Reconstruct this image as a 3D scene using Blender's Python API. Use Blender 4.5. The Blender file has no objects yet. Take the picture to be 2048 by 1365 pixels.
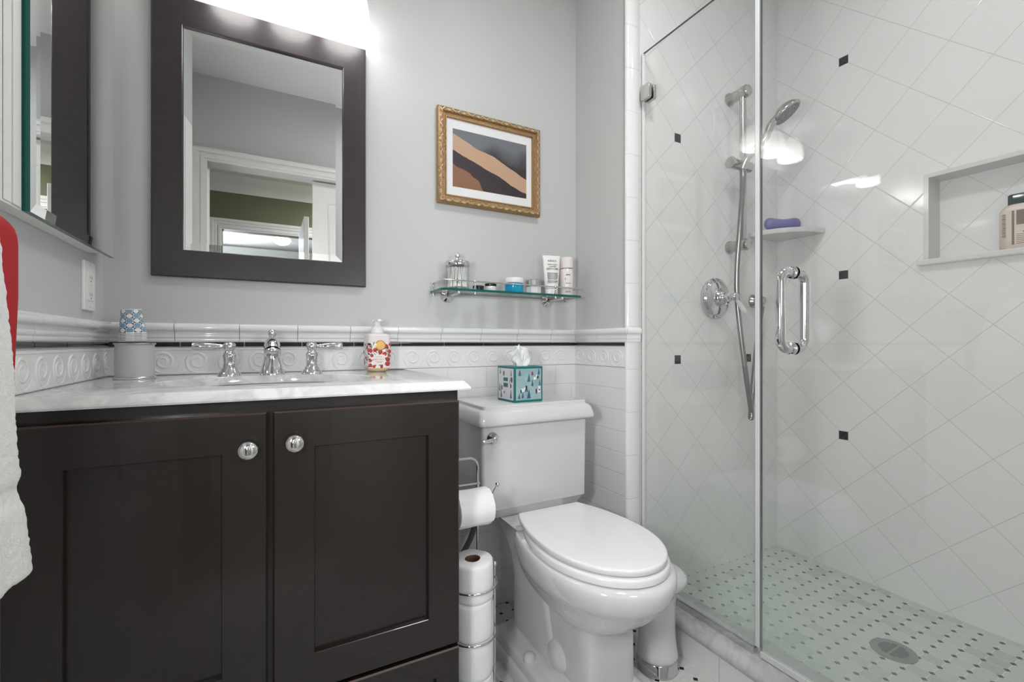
import bpy, bmesh, math, random
from mathutils import Vector, Matrix
random.seed(7)
R = math.radians
PI = math.pi
C = bpy.context.scene.collection
sc = bpy.context.scene

# ------------------------------------------------------------------ camera
cam_d = bpy.data.cameras.new('camera'); cam = bpy.data.objects.new('camera', cam_d); C.objects.link(cam)
cam.location = (0, 0, .978); cam.rotation_euler = (R(90), 0, R(-28.05))
cam_d.sensor_width = 36; cam_d.lens = 915 / 2048 * 36; cam_d.shift_y = 4.5 / 2048; cam_d.clip_start = .02
sc.camera = cam
sc.view_settings.view_transform = 'Standard'; sc.view_settings.look = 'None'
sc.view_settings.gamma = 1; sc.view_settings.use_curve_mapping = False
sc.view_settings.exposure = 0.10
# ------------------------------------------------------------------ world
w = bpy.data.worlds.new('world'); sc.world = w; w.use_nodes = True
w.node_tree.nodes['Background'].inputs[0].default_value = (.9, .93, 1, 1)
w.node_tree.nodes['Background'].inputs[1].default_value = .4
# ------------------------------------------------------------------ lights
XLAMP = -.272
def area(name, loc, size, power, rot=(0, 0, 0), col=(1, 1, 1), sy=None):
    l = bpy.data.lights.new(name, 'AREA'); l.energy = power; l.size = size; l.color = col
    l.shape = 'DISK' if sy is None else 'RECTANGLE'
    if sy: l.size_y = sy
    o = bpy.data.objects.new(name, l); C.objects.link(o); o.location = loc; o.rotation_euler = rot
    return o
SHADE_EMIT = 10.5
CEIL_W, SHOWER_W, HALL_W, ROOM_W, DOOR_W, SIDE_W = 7.0, 1.0, 60, 180, 2.6, 10.0
area('bathroom_ceiling_fill', (.80, .60, 2.455), .26, CEIL_W)  # added fill from the bathroom ceiling, out of view
area('shower_ceiling_fill', (1.66, .45, 2.505), .12, SHOWER_W)  # added fill above the shower, unseen
area('doorway_wall_fill', (.66, .03, 1.20), .22, DOOR_W, (R(90), 0, 0))  # added frontal fill beside the doorway, unseen
area('side_wall_fill', (XLAMP, .20, 1.08), .22, SIDE_W, (0, R(-90), 0))  # added side fill from the left wall, unseen
area('hall_ceiling_fill', (1.3, -1.1, 2.44), .3, HALL_W)  # added fill for the hall, unseen
area('bedroom_fill', (-1.4, -4.6, 1.4), 1.6, ROOM_W, (R(120), 0, 0), (.80, .88, 1), 1.6)  # added daylight-coloured fill for the bedroom, no window modelled

# ------------------------------------------------------------------ node helper
class E:
    def __init__(s, t, v): s.t = t; s.v = v
    def _op(s, op, *a):
        n = s.t.nodes.new('ShaderNodeMath'); n.operation = op
        for i, x in enumerate((s,) + a):
            x = x.v if isinstance(x, E) else x
            if isinstance(x, (int, float)): n.inputs[i].default_value = x
            else: s.t.links.new(x, n.inputs[i])
        return E(s.t, n.outputs[0])
    def __add__(s, o): return s._op('ADD', o)
    def __sub__(s, o): return s._op('SUBTRACT', o)
    def __mul__(s, o): return s._op('MULTIPLY', o)
    def __truediv__(s, o): return s._op('DIVIDE', o)
    def lt(s, o): return s._op('LESS_THAN', o)
    def gt(s, o): return s._op('GREATER_THAN', o)
    def abs(s): return s._op('ABSOLUTE')
    def rnd(s): return s._op('ROUND')
    def floor(s): return s._op('FLOOR')
    def max(s, o): return s._op('MAXIMUM', o)
    def min(s, o): return s._op('MINIMUM', o)
    def pow(s, o): return s._op('POWER', o)
    def fr(s): return (s - s.rnd()).abs()
    def inv(s): return (s * -1) + 1

def mat(name, col=(.8, .8, .8), rough=.5, metal=0, **kw):
    m = bpy.data.materials.new(name); m.use_nodes = True
    b = m.node_tree.nodes['Principled BSDF']
    b.inputs['Base Color'].default_value = (*col, 1); b.inputs['Roughness'].default_value = rough
    b.inputs['Metallic'].default_value = metal
    for k, v in kw.items(): b.inputs[k.replace('_', ' ')].default_value = v
    return m
def bsdf(m): return m.node_tree.nodes['Principled BSDF']
def coords(m, kind='Object'):
    t = m.node_tree; tc = t.nodes.new('ShaderNodeTexCoord'); s = t.nodes.new('ShaderNodeSeparateXYZ')
    t.links.new(tc.outputs[kind], s.inputs[0])
    return [E(t, s.outputs[i]) for i in range(3)]
def mix(m, f, a, b):
    t = m.node_tree; n = t.nodes.new('ShaderNodeMix'); n.data_type = 'RGBA'
    for x, i in ((f, 0), (a, 6), (b, 7)):
        if isinstance(x, E): t.links.new(x.v, n.inputs[i])
        elif isinstance(x, (tuple, list)): n.inputs[i].default_value = (*x[:3], 1)
        elif isinstance(x, (int, float)): n.inputs[i].default_value = x
        else: t.links.new(x, n.inputs[i])
    return n.outputs[2]
def tex(m, kind, scale, detail=3, **kw):
    t = m.node_tree; n = t.nodes.new('ShaderNodeTex' + kind); n.inputs['Scale'].default_value = scale
    if 'Detail' in n.inputs: n.inputs['Detail'].default_value = detail
    for k, v in kw.items(): n.inputs[k].default_value = v
    tc = t.nodes.new('ShaderNodeTexCoord'); t.links.new(tc.outputs['Object'], n.inputs['Vector'])
    return n
def bump(m, h, strength=.5, dist=.002):
    t = m.node_tree; n = t.nodes.new('ShaderNodeBump'); n.inputs['Strength'].default_value = strength
    n.inputs['Distance'].default_value = dist
    t.links.new(h.v if isinstance(h, E) else h, n.inputs['Height']); t.links.new(n.outputs[0], bsdf(m).inputs['Normal'])
def setc(m, sock): m.node_tree.links.new(sock, bsdf(m).inputs['Base Color'])
def setr(m, sock): m.node_tree.links.new(sock.v if isinstance(sock, E) else sock, bsdf(m).inputs['Roughness'])

M = {}
PAINT = (.545, .55, .545)
def painted(name, col, rough=.55):
    m = mat(name, col, rough); n = tex(m, 'Noise', 260, 3); bump(m, n.outputs[0], .06, .001)
    return m
M['wall'] = painted('grey_wall_paint', PAINT)
M['ceil'] = painted('ceiling_paint', (.80, .80, .795), .7)
M['green'] = painted('green_wall_paint', (.16, .175, .10))
M['trimw'] = mat('white_trim_paint', (.78, .77, .755), .35)
M['glaze'] = mat('white_glazed_tile', (.80, .80, .795), .10, Coat_Weight=.3)
M['black_tile'] = mat('black_glazed_tile', (.012, .012, .014), .08)
M['grout'] = mat('grout', (.6, .6, .59), .8)
M['porcelain'] = mat('white_porcelain', (.67, .675, .67), .07, Coat_Weight=.5)
M['seat'] = mat('white_seat_plastic', (.80, .81, .81), .13)
M['chrome'] = mat('chrome', (.70, .70, .70), .06, 1)
M['brushed'] = mat('brushed_nickel', (.55, .55, .54), .22, 1)
M['mirror'] = mat('mirror_silver', (.86, .875, .87), .0, 1)
M['espresso'] = mat('espresso_wood', (.017, .0105, .009), .26, Coat_Weight=.15)
_n = tex(M['espresso'], 'Noise', 55, 4); 
setc(M['espresso'], mix(M['espresso'], _n.outputs[0], (.011, .008, .007), (.016, .0115, .010)))
bump(M['espresso'], _n.outputs[0], .05, .001)
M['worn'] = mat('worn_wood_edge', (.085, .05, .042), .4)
M['frame_dark'] = mat('dark_frame_wood', (.03, .022, .024), .33, Coat_Weight=.1)
_n = tex(M['frame_dark'], 'Noise', 40, 5, Roughness=.7); setc(M['frame_dark'], mix(M['frame_dark'], _n.outputs[0], (.02, .015, .017), (.042, .032, .035)))
M['whiteplastic'] = mat('white_plastic', (.8, .8, .79), .3)
M['darkslot'] = mat('dark_slot', (.05, .05, .05), .5)
M['rubber'] = mat('grey_hose_rubber', (.12, .12, .12), .45)
M['paper'] = mat('toilet_paper', (.82, .82, .815), .95)
_n = tex(M['paper'], 'Noise', 90, 3); bump(M['paper'], _n.outputs[0], .25, .002)
M['card'] = mat('brown_cardboard', (.16, .085, .05), .9)
M['tissue'] = mat('tissue', (.86, .87, .875), .9)
M['teal'] = mat('teal_card', (.0, .16, .155), .4)
M['boxblue'] = mat('pale_blue_card', (.42, .60, .64), .5)
_n = tex(M['boxblue'], 'Noise', 26, 2); setc(M['boxblue'], mix(M['boxblue'], _n.outputs[0], (.15, .31, .34), (.46, .60, .62)))
M['boxpink'] = mat('pale_side_card', (.70, .68, .70), .5)
M['treeblue'] = mat('blue_print', (.05, .12, .27), .5)
M['treegrey'] = mat('slate_print', (.09, .17, .22), .5)
M['figdark'] = mat('dark_print', (.03, .02, .025), .5)
M['figred'] = mat('red_print', (.30, .06, .05), .5)
M['snow'] = mat('snow_print', (.8, .8, .8), .5)
M['gold'] = mat('gold_leaf', (.40, .26, .12), .38, .55)
_n = tex(M['gold'], 'Noise', 120, 4); setc(M['gold'], mix(M['gold'], _n.outputs[0], (.20, .115, .045), (.46, .30, .15)))
_n2 = tex(M['gold'], 'Voronoi', 110); bump(M['gold'], _n2.outputs[0], .5, .002)
M['matboard'] = mat('mat_board', (.76, .76, .77), .7)
M['towel'] = mat('white_terry', (.84, .84, .83), 1.0, Sheen_Weight=.4)
_n = tex(M['towel'], 'Noise', 420, 4); bump(M['towel'], _n.outputs[0], .6, .003)
M['towelband'] = mat('white_towel_band', (.74, .74, .735), .9)
M['red'] = mat('red_terry', (.42, .012, .016), .9)
M['lavender'] = mat('lavender_plastic', (.19, .175, .38), .4)
M['dark'] = mat('black_plastic', (.015, .015, .015), .25)
M['blue'] = mat('blue_jar_glass', (.0, .30, .55), .12)
_n = tex(M['blue'], 'Noise', 30, 2); _n.inputs['Distortion'].default_value = 1.5
setc(M['blue'], mix(M['blue'], _n.outputs[0], (.0, .14, .35), (.02, .50, .75)))
M['pinkish'] = mat('pale_pink_plastic', (.76, .70, .69), .25)
M['creamlid'] = mat('clear_gel', (.68, .68, .67), .1)
M['tubewhite'] = mat('white_tube', (.82, .82, .81), .35)
M['ink'] = mat('dark_ink', (.10, .10, .10), .6)
M['inkred'] = mat('red_ink', (.5, .05, .05), .6)
M['tan'] = mat('tan_bottle_plastic', (.62, .53, .46), .35)
M['greencap'] = mat('dark_green_cap', (.012, .035, .035), .15)
M['brownprint'] = mat('brown_print', (.18, .14, .12), .6)
M['amber'] = mat('amber_soap', (.72, .55, .32), .15)
M['goldseal'] = mat('gold_seal', (.62, .38, .12), .3, .5)
M['cream'] = mat('cream_label', (.78, .74, .68), .5)
M['greenedge'] = mat('green_glass_edge', (.004, .10, .085), .08)
M['frost'] = mat('frosted_plastic', (.68, .68, .67), .5, Transmission_Weight=.25)
M['cotton'] = mat('cotton_swabs', (.85, .82, .80), .9)
M['leafgreen'] = mat('leaf_green', (.04, .08, .04), .5)
M['darkmetal'] = mat('drain_metal', (.33, .34, .33), .35, 1)
M['hose'] = mat('ribbed_steel', (.34, .34, .335), .32, 1)

# marble
def marble(name, base, vein, scale=4, rough=.1, amt=.6):
    m = mat(name, base, rough)
    n = tex(m, 'Noise', scale, 8, Roughness=.62, Distortion=1.2)
    f = (E(m.node_tree, n.outputs[0]) - .5).abs() * 9
    f = f.min(1).inv() * amt
    n2 = tex(m, 'Noise', scale * .5, 2)
    f = f * (E(m.node_tree, n2.outputs[0]) * 1.6 - .2).max(0).min(1)
    setc(m, mix(m, f, base, vein)); return m
M['marble'] = marble('white_marble_top', (.74, .745, .74), (.40, .41, .42), 7, .07, .8)
M['marble_curb'] = marble('grey_marble_curb', (.50, .50, .50), (.20, .20, .20), 7, .15, .9)
M['marble_white'] = marble('white_marble_sill', (.66, .66, .65), (.5, .5, .5), 6, .12, .3)

# diagonal shower tile
def diag_tile(name, ax, a0, z0, d, accents):
    m = mat(name, (.77, .77, .765), .08)
    P = coords(m); a = P[ax]; z = P[2]
    p = (a - a0) / d; q = (z - z0) / d
    s = (p + q).fr(); r = (p - q).fr()
    l = s.min(r) * (d / math.sqrt(2))
    g = l.lt(.0011)
    acc = None
    for (aa, zz) in accents:
        k = (a - aa).abs().max((z - zz).abs()).lt(.0165)
        acc = k if acc is None else acc.max(k)
    c1 = mix(m, g, (.77, .77, .765), (.58, .58, .57))
    setc(m, mix(m, acc, c1, (.025, .025, .028)))
    setr(m, g * .5 + .07)
    h = l.min(.003) / .003
    w = tex(m, 'Noise', 5, 2)
    bump(m, h + E(m.node_tree, w.outputs[0]) * .6, .35, .0012)
    return m
DT = .2105
back_acc = [(1.373 + i * 2 * DT, .916 + j * 4 * DT) for i in range(0, 2) for j in (0, 1)]
back_acc = [(1.373, .916), (1.373 + 2 * DT, .916), (1.373, .916 + 4 * DT)]
M['tile_back'] = diag_tile('diagonal_tile_back', 0, 1.373, .916, DT, back_acc)
M['tile_right'] = diag_tile('diagonal_tile_right', 1, .974, 1.247, DT, [(.974, 1.247), (.974, 1.247 - 3 * DT), (.974, 1.247 + 4 * DT)])

# subway tile
def subway(name, ax, off=0.0, z0=.891, ln=.1524):
    m = mat(name, (.78, .78, .775), .09)
    P = coords(m); a = P[ax] - off; z = P[2] - z0
    row = (z / .0765).floor()
    hz = (z / .0765).fr() * .0765
    sh = row - (row / 2).floor() * 2
    va = (a / ln + (sh * .5 if ln < .2 else 0)).fr() * ln
    l = hz.min(va) if ln < .2 else hz; g = l.lt(.0009)
    setc(m, mix(m, g, (.78, .78, .775), (.60, .60, .59))); setr(m, g * .5 + .08)
    bump(m, l.min(.003) / .003, .4, .0012); return m
M['subway_x'] = subway('subway_tile_back', 0, .03)
M['subway_y'] = subway('subway_tile_side', 1, 1.394, ln=.62)
m = mat('curb_face_tile', (.74, .74, .735), .1); P = coords(m)
l = ((P[1] - 1.03) / .1524).fr() * .1524; g = l.lt(.0009); setc(m, mix(m, g, (.74, .74, .735), (.42, .42, .41))); M['curb_tile'] = m
# bullnose column with a joint every 6 inch
m = mat('bullnose_tile', (.78, .78, .775), .1); P = coords(m)
l = (P[2] - .885)/.1524; l = l.fr() * .1524; g = l.lt(.0008)
setc(m, mix(m, g, (.78, .78, .775), (.58, .58, .57))); bump(m, l.min(.003) / .003, .4, .0012); M['bullnose'] = m

# octagon and dot mosaic
def octdot(name, x0, y0, p, base, lo, dot, grout, rough=.25, veins=.5):
    m = mat(name, base, rough); P = coords(m)
    a = (P[0] - x0) / p; b = (P[1] - y0) / p
    da = a.fr(); db = b.fr(); dd = da + db
    k = dd.lt(.0088 / p); ring = dd.lt(.0103 / p)
    gl = da.min(db).lt(.0008 / p)
    t = m.node_tree
    cb = t.nodes.new('ShaderNodeCombineXYZ'); t.links.new(a.floor().v, cb.inputs[0]); t.links.new(b.floor().v, cb.inputs[1])
    wn = t.nodes.new('ShaderNodeTexWhiteNoise'); t.links.new(cb.outputs[0], wn.inputs['Vector'])
    rv = E(t, wn.outputs['Value']).pow(3.0)
    n = tex(m, 'Noise', 26, 6, Distortion=1.0)
    v = ((E(t, n.outputs[0]) - .5).abs() * 10).min(1).inv() * veins
    c = mix(m, (rv + v * .6).min(1), base, lo)
    c = mix(m, ring.max(gl), c, grout)
    c = mix(m, k, c, dot)
    setc(m, c)
    bump(m, ring.max(gl).inv().max(k), .3, .0008)
    return m
M['floor'] = octdot('octagon_dot_floor', 1.097, .974, .0505, (.64, .63, .62), (.42, .42, .42), (.008, .008, .009), (.68, .67, .66))
M['floor_shower'] = octdot('octagon_dot_shower_floor', 1.956, .6186, .0478, (.57, .61, .57), (.44, .475, .45), (.045, .055, .06), (.74, .76, .73), .3, .3)
M['floor_hall'] = mat('hall_wood_floor', (.20, .12, .07), .4)

# shower glass : clear sheet, soap haze low down
def glass(name, tint=(.985, .99, .985), haze=False):
    m = bpy.data.materials.new(name); m.use_nodes = True; t = m.node_tree
    t.nodes.remove(t.nodes['Principled BSDF']); out = t.nodes['Material Output']
    tr = t.nodes.new('ShaderNodeBsdfTransparent'); tr.inputs[0].default_value = (*tint, 1)
    gl = t.nodes.new('ShaderNodeBsdfGlossy'); gl.inputs['Roughness'].default_value = .0
    lw = t.nodes.new('ShaderNodeLayerWeight'); lw.inputs[0].default_value = .5
    f = E(t, lw.outputs['Facing']).pow(5) * .95 + .034
    mx = t.nodes.new('ShaderNodeMixShader'); t.links.new(f.v, mx.inputs[0]); t.links.new(tr.outputs[0], mx.inputs[1]); t.links.new(gl.outputs[0], mx.inputs[2])
    last = mx
    if haze:
        P = coords(m)
        n = tex(m, 'Noise', 3.2, 2)
        nn = E(t, n.outputs[0]) - .5
        z = P[2]; y = P[1]
        h = ((z * -1 + .62 + nn * .25) / .45).max(0).min(1).pow(1.2) * .33
        # thickest next to the meeting edge of the two panes
        d = ((y - .79).abs() * -1 / .42 + 1).max(0).min(1)
        h = h * (d * .75 + .25)
        df = t.nodes.new('ShaderNodeBsdfDiffuse'); df.inputs[0].default_value = (.74, .84, .79, 1)
        tl = t.nodes.new('ShaderNodeBsdfTranslucent'); tl.inputs[0].default_value = (.74, .84, .79, 1)
        a = t.nodes.new('ShaderNodeMixShader'); a.inputs[0].default_value = .6
        t.links.new(df.outputs[0], a.inputs[1]); t.links.new(tl.outputs[0], a.inputs[2])
        b = t.nodes.new('ShaderNodeMixShader'); t.links.new(h.v, b.inputs[0]); t.links.new(mx.outputs[0], b.inputs[1]); t.links.new(a.outputs[0], b.inputs[2])
        last = b
    t.links.new(last.outputs[0], out.inputs[0])
    return m
M['glass'] = glass('shower_glass', haze=True)
M['clear'] = glass('clear_glass', (.97, .985, .98))
M['cleartint'] = glass('shelf_glass', (.94, .975, .965))

def emit(name, col, s):
    m = bpy.data.materials.new(name); m.use_nodes = True; t = m.node_tree
    b = t.nodes['Principled BSDF']; b.inputs['Base Color'].default_value = (.9, .9, .9, 1); b.inputs['Roughness'].default_value = .25
    b.inputs['Emission Color'].default_value = (*col, 1); b.inputs['Emission Strength'].default_value = s
    return m
M['shade'] = emit('lit_frosted_shade', (1, .985, .96), SHADE_EMIT)
_z = coords(M['shade'])[2]; _g = ((_z * -1 + 2.075) / .115).max(.3).min(1).pow(1.3) * SHADE_EMIT      # the bulb sits low in the bell
M['shade'].node_tree.links.new(_g.v, bsdf(M['shade']).inputs['Emission Strength'])
M['fillglass'] = emit('added_fill_diffuser', (1, 1, 1), 1.5)  # glowing cover of the added fill lights
M['fanlight'] = emit('lit_fan_globe', (1, 1, 1), 3)

# ------------------------------------------------------------------ mesh helpers
def new(): return bmesh.new()
def obj(name, bm, m, parent=None, smooth=35, loc=(0, 0, 0), bevel=0, mats=None, doubles=True, subsurf=0):
    if doubles: bmesh.ops.remove_doubles(bm, verts=bm.verts, dist=1e-6)
    bmesh.ops.recalc_face_normals(bm, faces=bm.faces)
    me = bpy.data.meshes.new(name); bm.to_mesh(me); bm.free()
    me.materials.append(m)
    for x in (mats or []): me.materials.append(x)
    if smooth:
        for p in me.polygons: p.use_smooth = True
        me.set_sharp_from_angle(angle=R(smooth))
    o = bpy.data.objects.new(name, me); C.objects.link(o); o.location = loc
    if parent: o.parent = parent
    if bevel:
        b = o.modifiers.new('bevel', 'BEVEL'); b.width = bevel; b.segments = 2; b.limit_method = 'ANGLE'; b.angle_limit = R(40)
        b.harden_normals = False
    if subsurf:
        s = o.modifiers.new('sub', 'SUBSURF'); s.levels = subsurf; s.render_levels = subsurf
    return o
def thing(name, label, cat, loc=(0, 0, 0), rz=0, group=None):
    o = bpy.data.objects.new(name, None); C.objects.link(o); o.location = loc; o.rotation_euler = (0, 0, rz)
    o.empty_display_size = .05
    o['label'] = label; o['category'] = cat
    if group: o['group'] = group
    return o
def tag(o, label, cat, group=None):
    o['label'] = label; o['category'] = cat
    if group: o['group'] = group
    return o
def struct(name, bm, m, **kw):
    o = obj(name, bm, m, **kw); o['kind'] = 'structure'; return o

def box(bm, x0, x1, y0, y1, z0, z1):
    v = [bm.verts.new(p) for p in ((x0, y0, z0), (x1, y0, z0), (x1, y1, z0), (x0, y1, z0), (x0, y0, z1), (x1, y0, z1), (x1, y1, z1), (x0, y1, z1))]
    fs = []
    for f in ((0, 3, 2, 1), (4, 5, 6, 7), (0, 1, 5, 4), (1, 2, 6, 5), (2, 3, 7, 6), (3, 0, 4, 7)): fs.append(bm.faces.new([v[i] for i in f]))
    return fs
def quad(bm, pts, mi=0):
    f = bm.faces.new([bm.verts.new(p) for p in pts]); f.material_index = mi; return f
def loft(bm, rings, cap0=True, cap1=True, closed=True, mi=0):
    vs = [[bm.verts.new(p) for p in r] for r in rings]
    n = len(vs[0])
    for a, b in zip(vs, vs[1:]):
        for i in range(n if closed else n - 1):
            j = (i + 1) % n
            try: bm.faces.new((a[i], a[j], b[j], b[i])).material_index = mi
            except ValueError: pass
    if cap0: bm.faces.new(vs[0][::-1]).material_index = mi
    if cap1: bm.faces.new(vs[-1]).material_index = mi
    return vs
def lathe(bm, prof, n=32, c=(0, 0, 0), axis='z', cap0=True, cap1=True, uv=None, sx=1, sy=1, M4=None, mi=0):
    """prof : (radius, height)"""
    rings = []
    for (r, h) in prof:
        ring = []
        for i in range(n):
            a = 2 * PI * i / n
            x, y = r * math.cos(a) * sx, r * math.sin(a) * sy
            p = {'z': Vector((x, y, h)), 'y': Vector((x, h, y)), 'x': Vector((h, x, y))}[axis]
            if M4: p = M4 @ p
            ring.append(p + Vector(c))
        rings.append(ring)
    vs = loft(bm, rings, cap0, cap1, mi=mi)
    if uv:
        L = bm.loops.layers.uv.get('UVMap') or bm.loops.layers.uv.new('UVMap')
        idx = {}
        for k, r in enumerate(vs):
            for i, v in enumerate(r): idx[v] = (i, k)
        h0, h1 = uv
        for f in bm.faces:
            if len(f.verts) != 4 or any(v not in idx for v in f.verts): continue
            us = [idx[l.vert][0] for l in f.loops]
            wrap = max(us) - min(us) > 2
            for l in f.loops:
                i, k = idx[l.vert]
                u = i / n
                if wrap and i == 0: u = 1.0
                l[L].uv = (u, (prof[k][1] - h0) / (h1 - h0))
    return vs
def tube(bm, pts, r, n=10, cap=True, closed=False, mi=0):
    pts = [Vector(p) for p in pts]
    if not hasattr(r, '__len__'): r = [r] * len(pts)
    up = None; rings = []
    N = len(pts)
    for i, p in enumerate(pts):
        if closed: d = (pts[(i + 1) % N] - pts[i - 1])
        else: d = (pts[min(i + 1, N - 1)] - pts[max(i - 1, 0)])
        d.normalize()
        if up is None:
            up = Vector((0, 0, 1)) if abs(d.z) < .9 else Vector((1, 0, 0))
        up = (up - d * up.dot(d)).normalized()
        s = d.cross(up)
        rings.append([p + (up * math.cos(2 * PI * k / n) + s * math.sin(2 * PI * k / n)) * r[i] for k in range(n)])
    if closed:
        rings.append(rings[0]); loft(bm, rings, False, False, mi=mi)
    else: loft(bm, rings, cap, cap, mi=mi)
def arc(c, r, a0, a1, n, pl='xz'):
    out = []
    for i in range(n + 1):
        a = R(a0 + (a1 - a0) * i / n); u, v = r * math.cos(a), r * math.sin(a)
        out.append({'xz': (c[0] + u, c[1], c[2] + v), 'xy': (c[0] + u, c[1] + v, c[2]), 'yz': (c[0], c[1] + u, c[2] + v)}[pl])
    return out
def catmull(P, n=8):
    P = [Vector(p) for p in P]; P = [P[0]] + P + [P[-1]]; out = []
    for i in range(1, len(P) - 2):
        for k in range(n):
            t = k / n; a, b, c, d = P[i - 1:i + 3]
            out.append(.5 * ((2 * b) + (c - a) * t + (2 * a - 5 * b + 4 * c - d) * t * t + (3 * b - a - 3 * c + d) * t ** 3))
    out.append(P[-2]); return out
def sphere(bm, c, r, n=16, s=(1, 1, 1)):
    res = bmesh.ops.create_uvsphere(bm, u_segments=n, v_segments=max(6, n // 2), radius=r)
    for v in res['verts']: v.co = Vector((v.co.x * s[0], v.co.y * s[1], v.co.z * s[2])) + Vector(c)
def rrect(x0, x1, y0, y1, r, z, n=6):
    out = []
    for cx, cy, a0 in ((x1 - r, y1 - r, 0), (x0 + r, y1 - r, 90), (x0 + r, y0 + r, 180), (x1 - r, y0 + r, 270)):
        for i in range(n + 1):
            a = R(a0 + 90 * i / n); out.append((cx + r * math.cos(a), cy + r * math.sin(a), z))
    return out
def rrect_v(x0, x1, z0, z1, r, y, n=6):      # rounded rectangle standing in an xz plane
    return [(p[0], y, p[1]) for p in rrect(x0, x1, z0, z1, r, 0, n)]
def rect_loft(bm, rects, cap0=True, cap1=True, axis='y', mis=None):
    """rects : (a0,a1,z0,z1,depth) ; plane normal is y or x"""
    rings = []
    for a0, a1, z0, z1, d in rects:
        q = [(a0, z0), (a1, z0), (a1, z1), (a0, z1)]
        rings.append([(a, d, z) if axis == 'y' else (d, a, z) for a, z in q])
    return loft(bm, rings, cap0, cap1)
def text(s, size, loc, rot, m, parent, name='printed_text', ext=.0003, align='CENTER'):
    cu = bpy.data.curves.new('t', 'FONT'); cu.body = s; cu.size = size; cu.extrude = ext; cu.align_x = align; cu.align_y = 'CENTER'
    o = bpy.data.objects.new('t', cu); C.objects.link(o)
    me = bpy.data.meshes.new_from_object(o.evaluated_get(bpy.context.evaluated_depsgraph_get()))
    bpy.data.objects.remove(o); me.materials.clear(); me.materials.append(m)
    o = bpy.data.objects.new(name, me); C.objects.link(o); o.location = loc; o.rotation_euler = rot
    if parent: o.parent = parent
    return o

# ================================================================== SETTING
XL, XR, YB, YS, XS = -.378, 1.125, 1.55, 1.238, 1.995   # left wall, stub wall, back wall, shower back wall, shower right wall
XG = 1.192                                                # shower glass
H = 2.525; YF = -.08
bm = new(); box(bm, XL - .1, 1.25, -.25, YB + .1, -.08, 0); struct('floor', bm, M['floor'], smooth=0)
# shower floor, dished to the drain
bm = new(); N = 26
g = [[None] * (N + 1) for _ in range(N + 1)]
for i in range(N + 1):
    for j in range(N + 1):
        x = 1.17 + (2.01 - 1.17) * i / N; y = .02 + (YS + .012 - .02) * j / N
        d = min(1, math.hypot(x - 1.64, y - .667) / .6); g[i][j] = bm.verts.new((x, y, .062 + .02 * d ** 1.3))
for i in range(N):
    for j in range(N): bm.faces.new((g[i][j], g[i + 1][j], g[i + 1][j + 1], g[i][j + 1]))
struct('floor_shower', bm, M['floor_shower'], smooth=60)
bm = new(); box(bm, XL - .1, 1.125, YB, YB + .1, 0, H); struct('wall_back', bm, M['wall'], smooth=0)
bm = new(); box(bm, XL - .1, XL, YF, YB, 0, H); struct('wall_left', bm, M['wall'], smooth=0)
bm = new(); box(bm, XR, XR + .12, YS + .01, YB + .1, 0, H); struct('wall_right', bm, M['wall'], smooth=0)
bm = new(); box(bm, XR + .05, XS + .12, YS, YS + .1, 0, H); struct('wall_shower_back', bm, M['tile_back'], smooth=0)
# right shower wall with the niche cut in
NY0, NY1, NZ0, NZ1, ND = .40, .7227, 1.262, 1.556, .085
bm = new()
box(bm, XS, XS + .12, -.1, YS, 0, NZ0 - .0); box(bm, XS, XS + .12, -.1, YS, NZ1, H)
box(bm, XS, XS + .12, NY1, YS, NZ0, NZ1); box(bm, XS, XS + .12, -.1, NY0, NZ0, NZ1)
box(bm, XS + ND, XS + .12, NY0, NY1, NZ0, NZ1)
struct('wall_shower_right', bm, M['tile_right'], smooth=0)
bm = new()
loft(bm, [[(x, y, z) for y, z in ((NY0 - .002, NZ0), (NY0 + .012, NZ0), (NY0 + .012, NZ1 - .012), (NY1 - .012, NZ1 - .012), (NY1 - .012, NZ0), (NY1 + .002, NZ0), (NY1 + .002, NZ1 + .002), (NY0 - .002, NZ1 + .002))] for x in (XS - .003, XS + ND)])
struct('trim_1', bm, M['marble_white'], smooth=0)
bm = new(); box(bm, XS - .022, XS + ND, NY0 - .015, NY1 + .015, NZ0 - .018, NZ0 + .002); struct('trim_2', bm, M['marble_white'], smooth=0, bevel=.004)
bm = new(); box(bm, 1.20, XS + .12, -.1, .02, 0, H); struct('wall_shower_front', bm, M['glaze'], smooth=0)
bm = new(); box(bm, XL - .1, XS + .2, -.25, YB + .1, H, H + .08); struct('ceiling', bm, M['ceil'], smooth=0)
# doorway wall
DX0, DX1, DH = -.31, .46, 2.03
bm = new(); box(bm, XL - .1, DX0, YF - .12, YF, 0, H); box(bm, DX1, 1.26, YF - .12, YF, 0, H); box(bm, DX0, DX1, YF - .12, YF, DH, H)
struct('wall_front', bm, M['wall'], smooth=0)
def casing(name, x0, x1, h, y, sgn, wd=.085, side='both'):
    bm = new()
    def strip(u0, u1, dep, z0, z1, vert):
        if vert: box(bm, u0, u1, min(y, y + sgn * dep), max(y, y + sgn * dep), z0, z1)
        else: box(bm, u0, u1, min(y, y + sgn * dep), max(y, y + sgn * dep), z0, z1)
    for k, (a, b, dp) in enumerate(((0, .012, .012), (.012, .03, .017), (.03, .045, .013), (.045, .07, .019), (.07, wd, .024))):
        strip(x0 - b, x0 - a, dp, 0, h + a, True)
        strip(x1 + a, x1 + b, dp, 0, h + a, True)
        strip(x0 - b, x1 + b, dp, h + a, h + b, False)
    return struct(name, bm, M['trimw'], smooth=0)
casing('trim_3', DX0, DX1, DH, YF, 1, .066)
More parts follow.
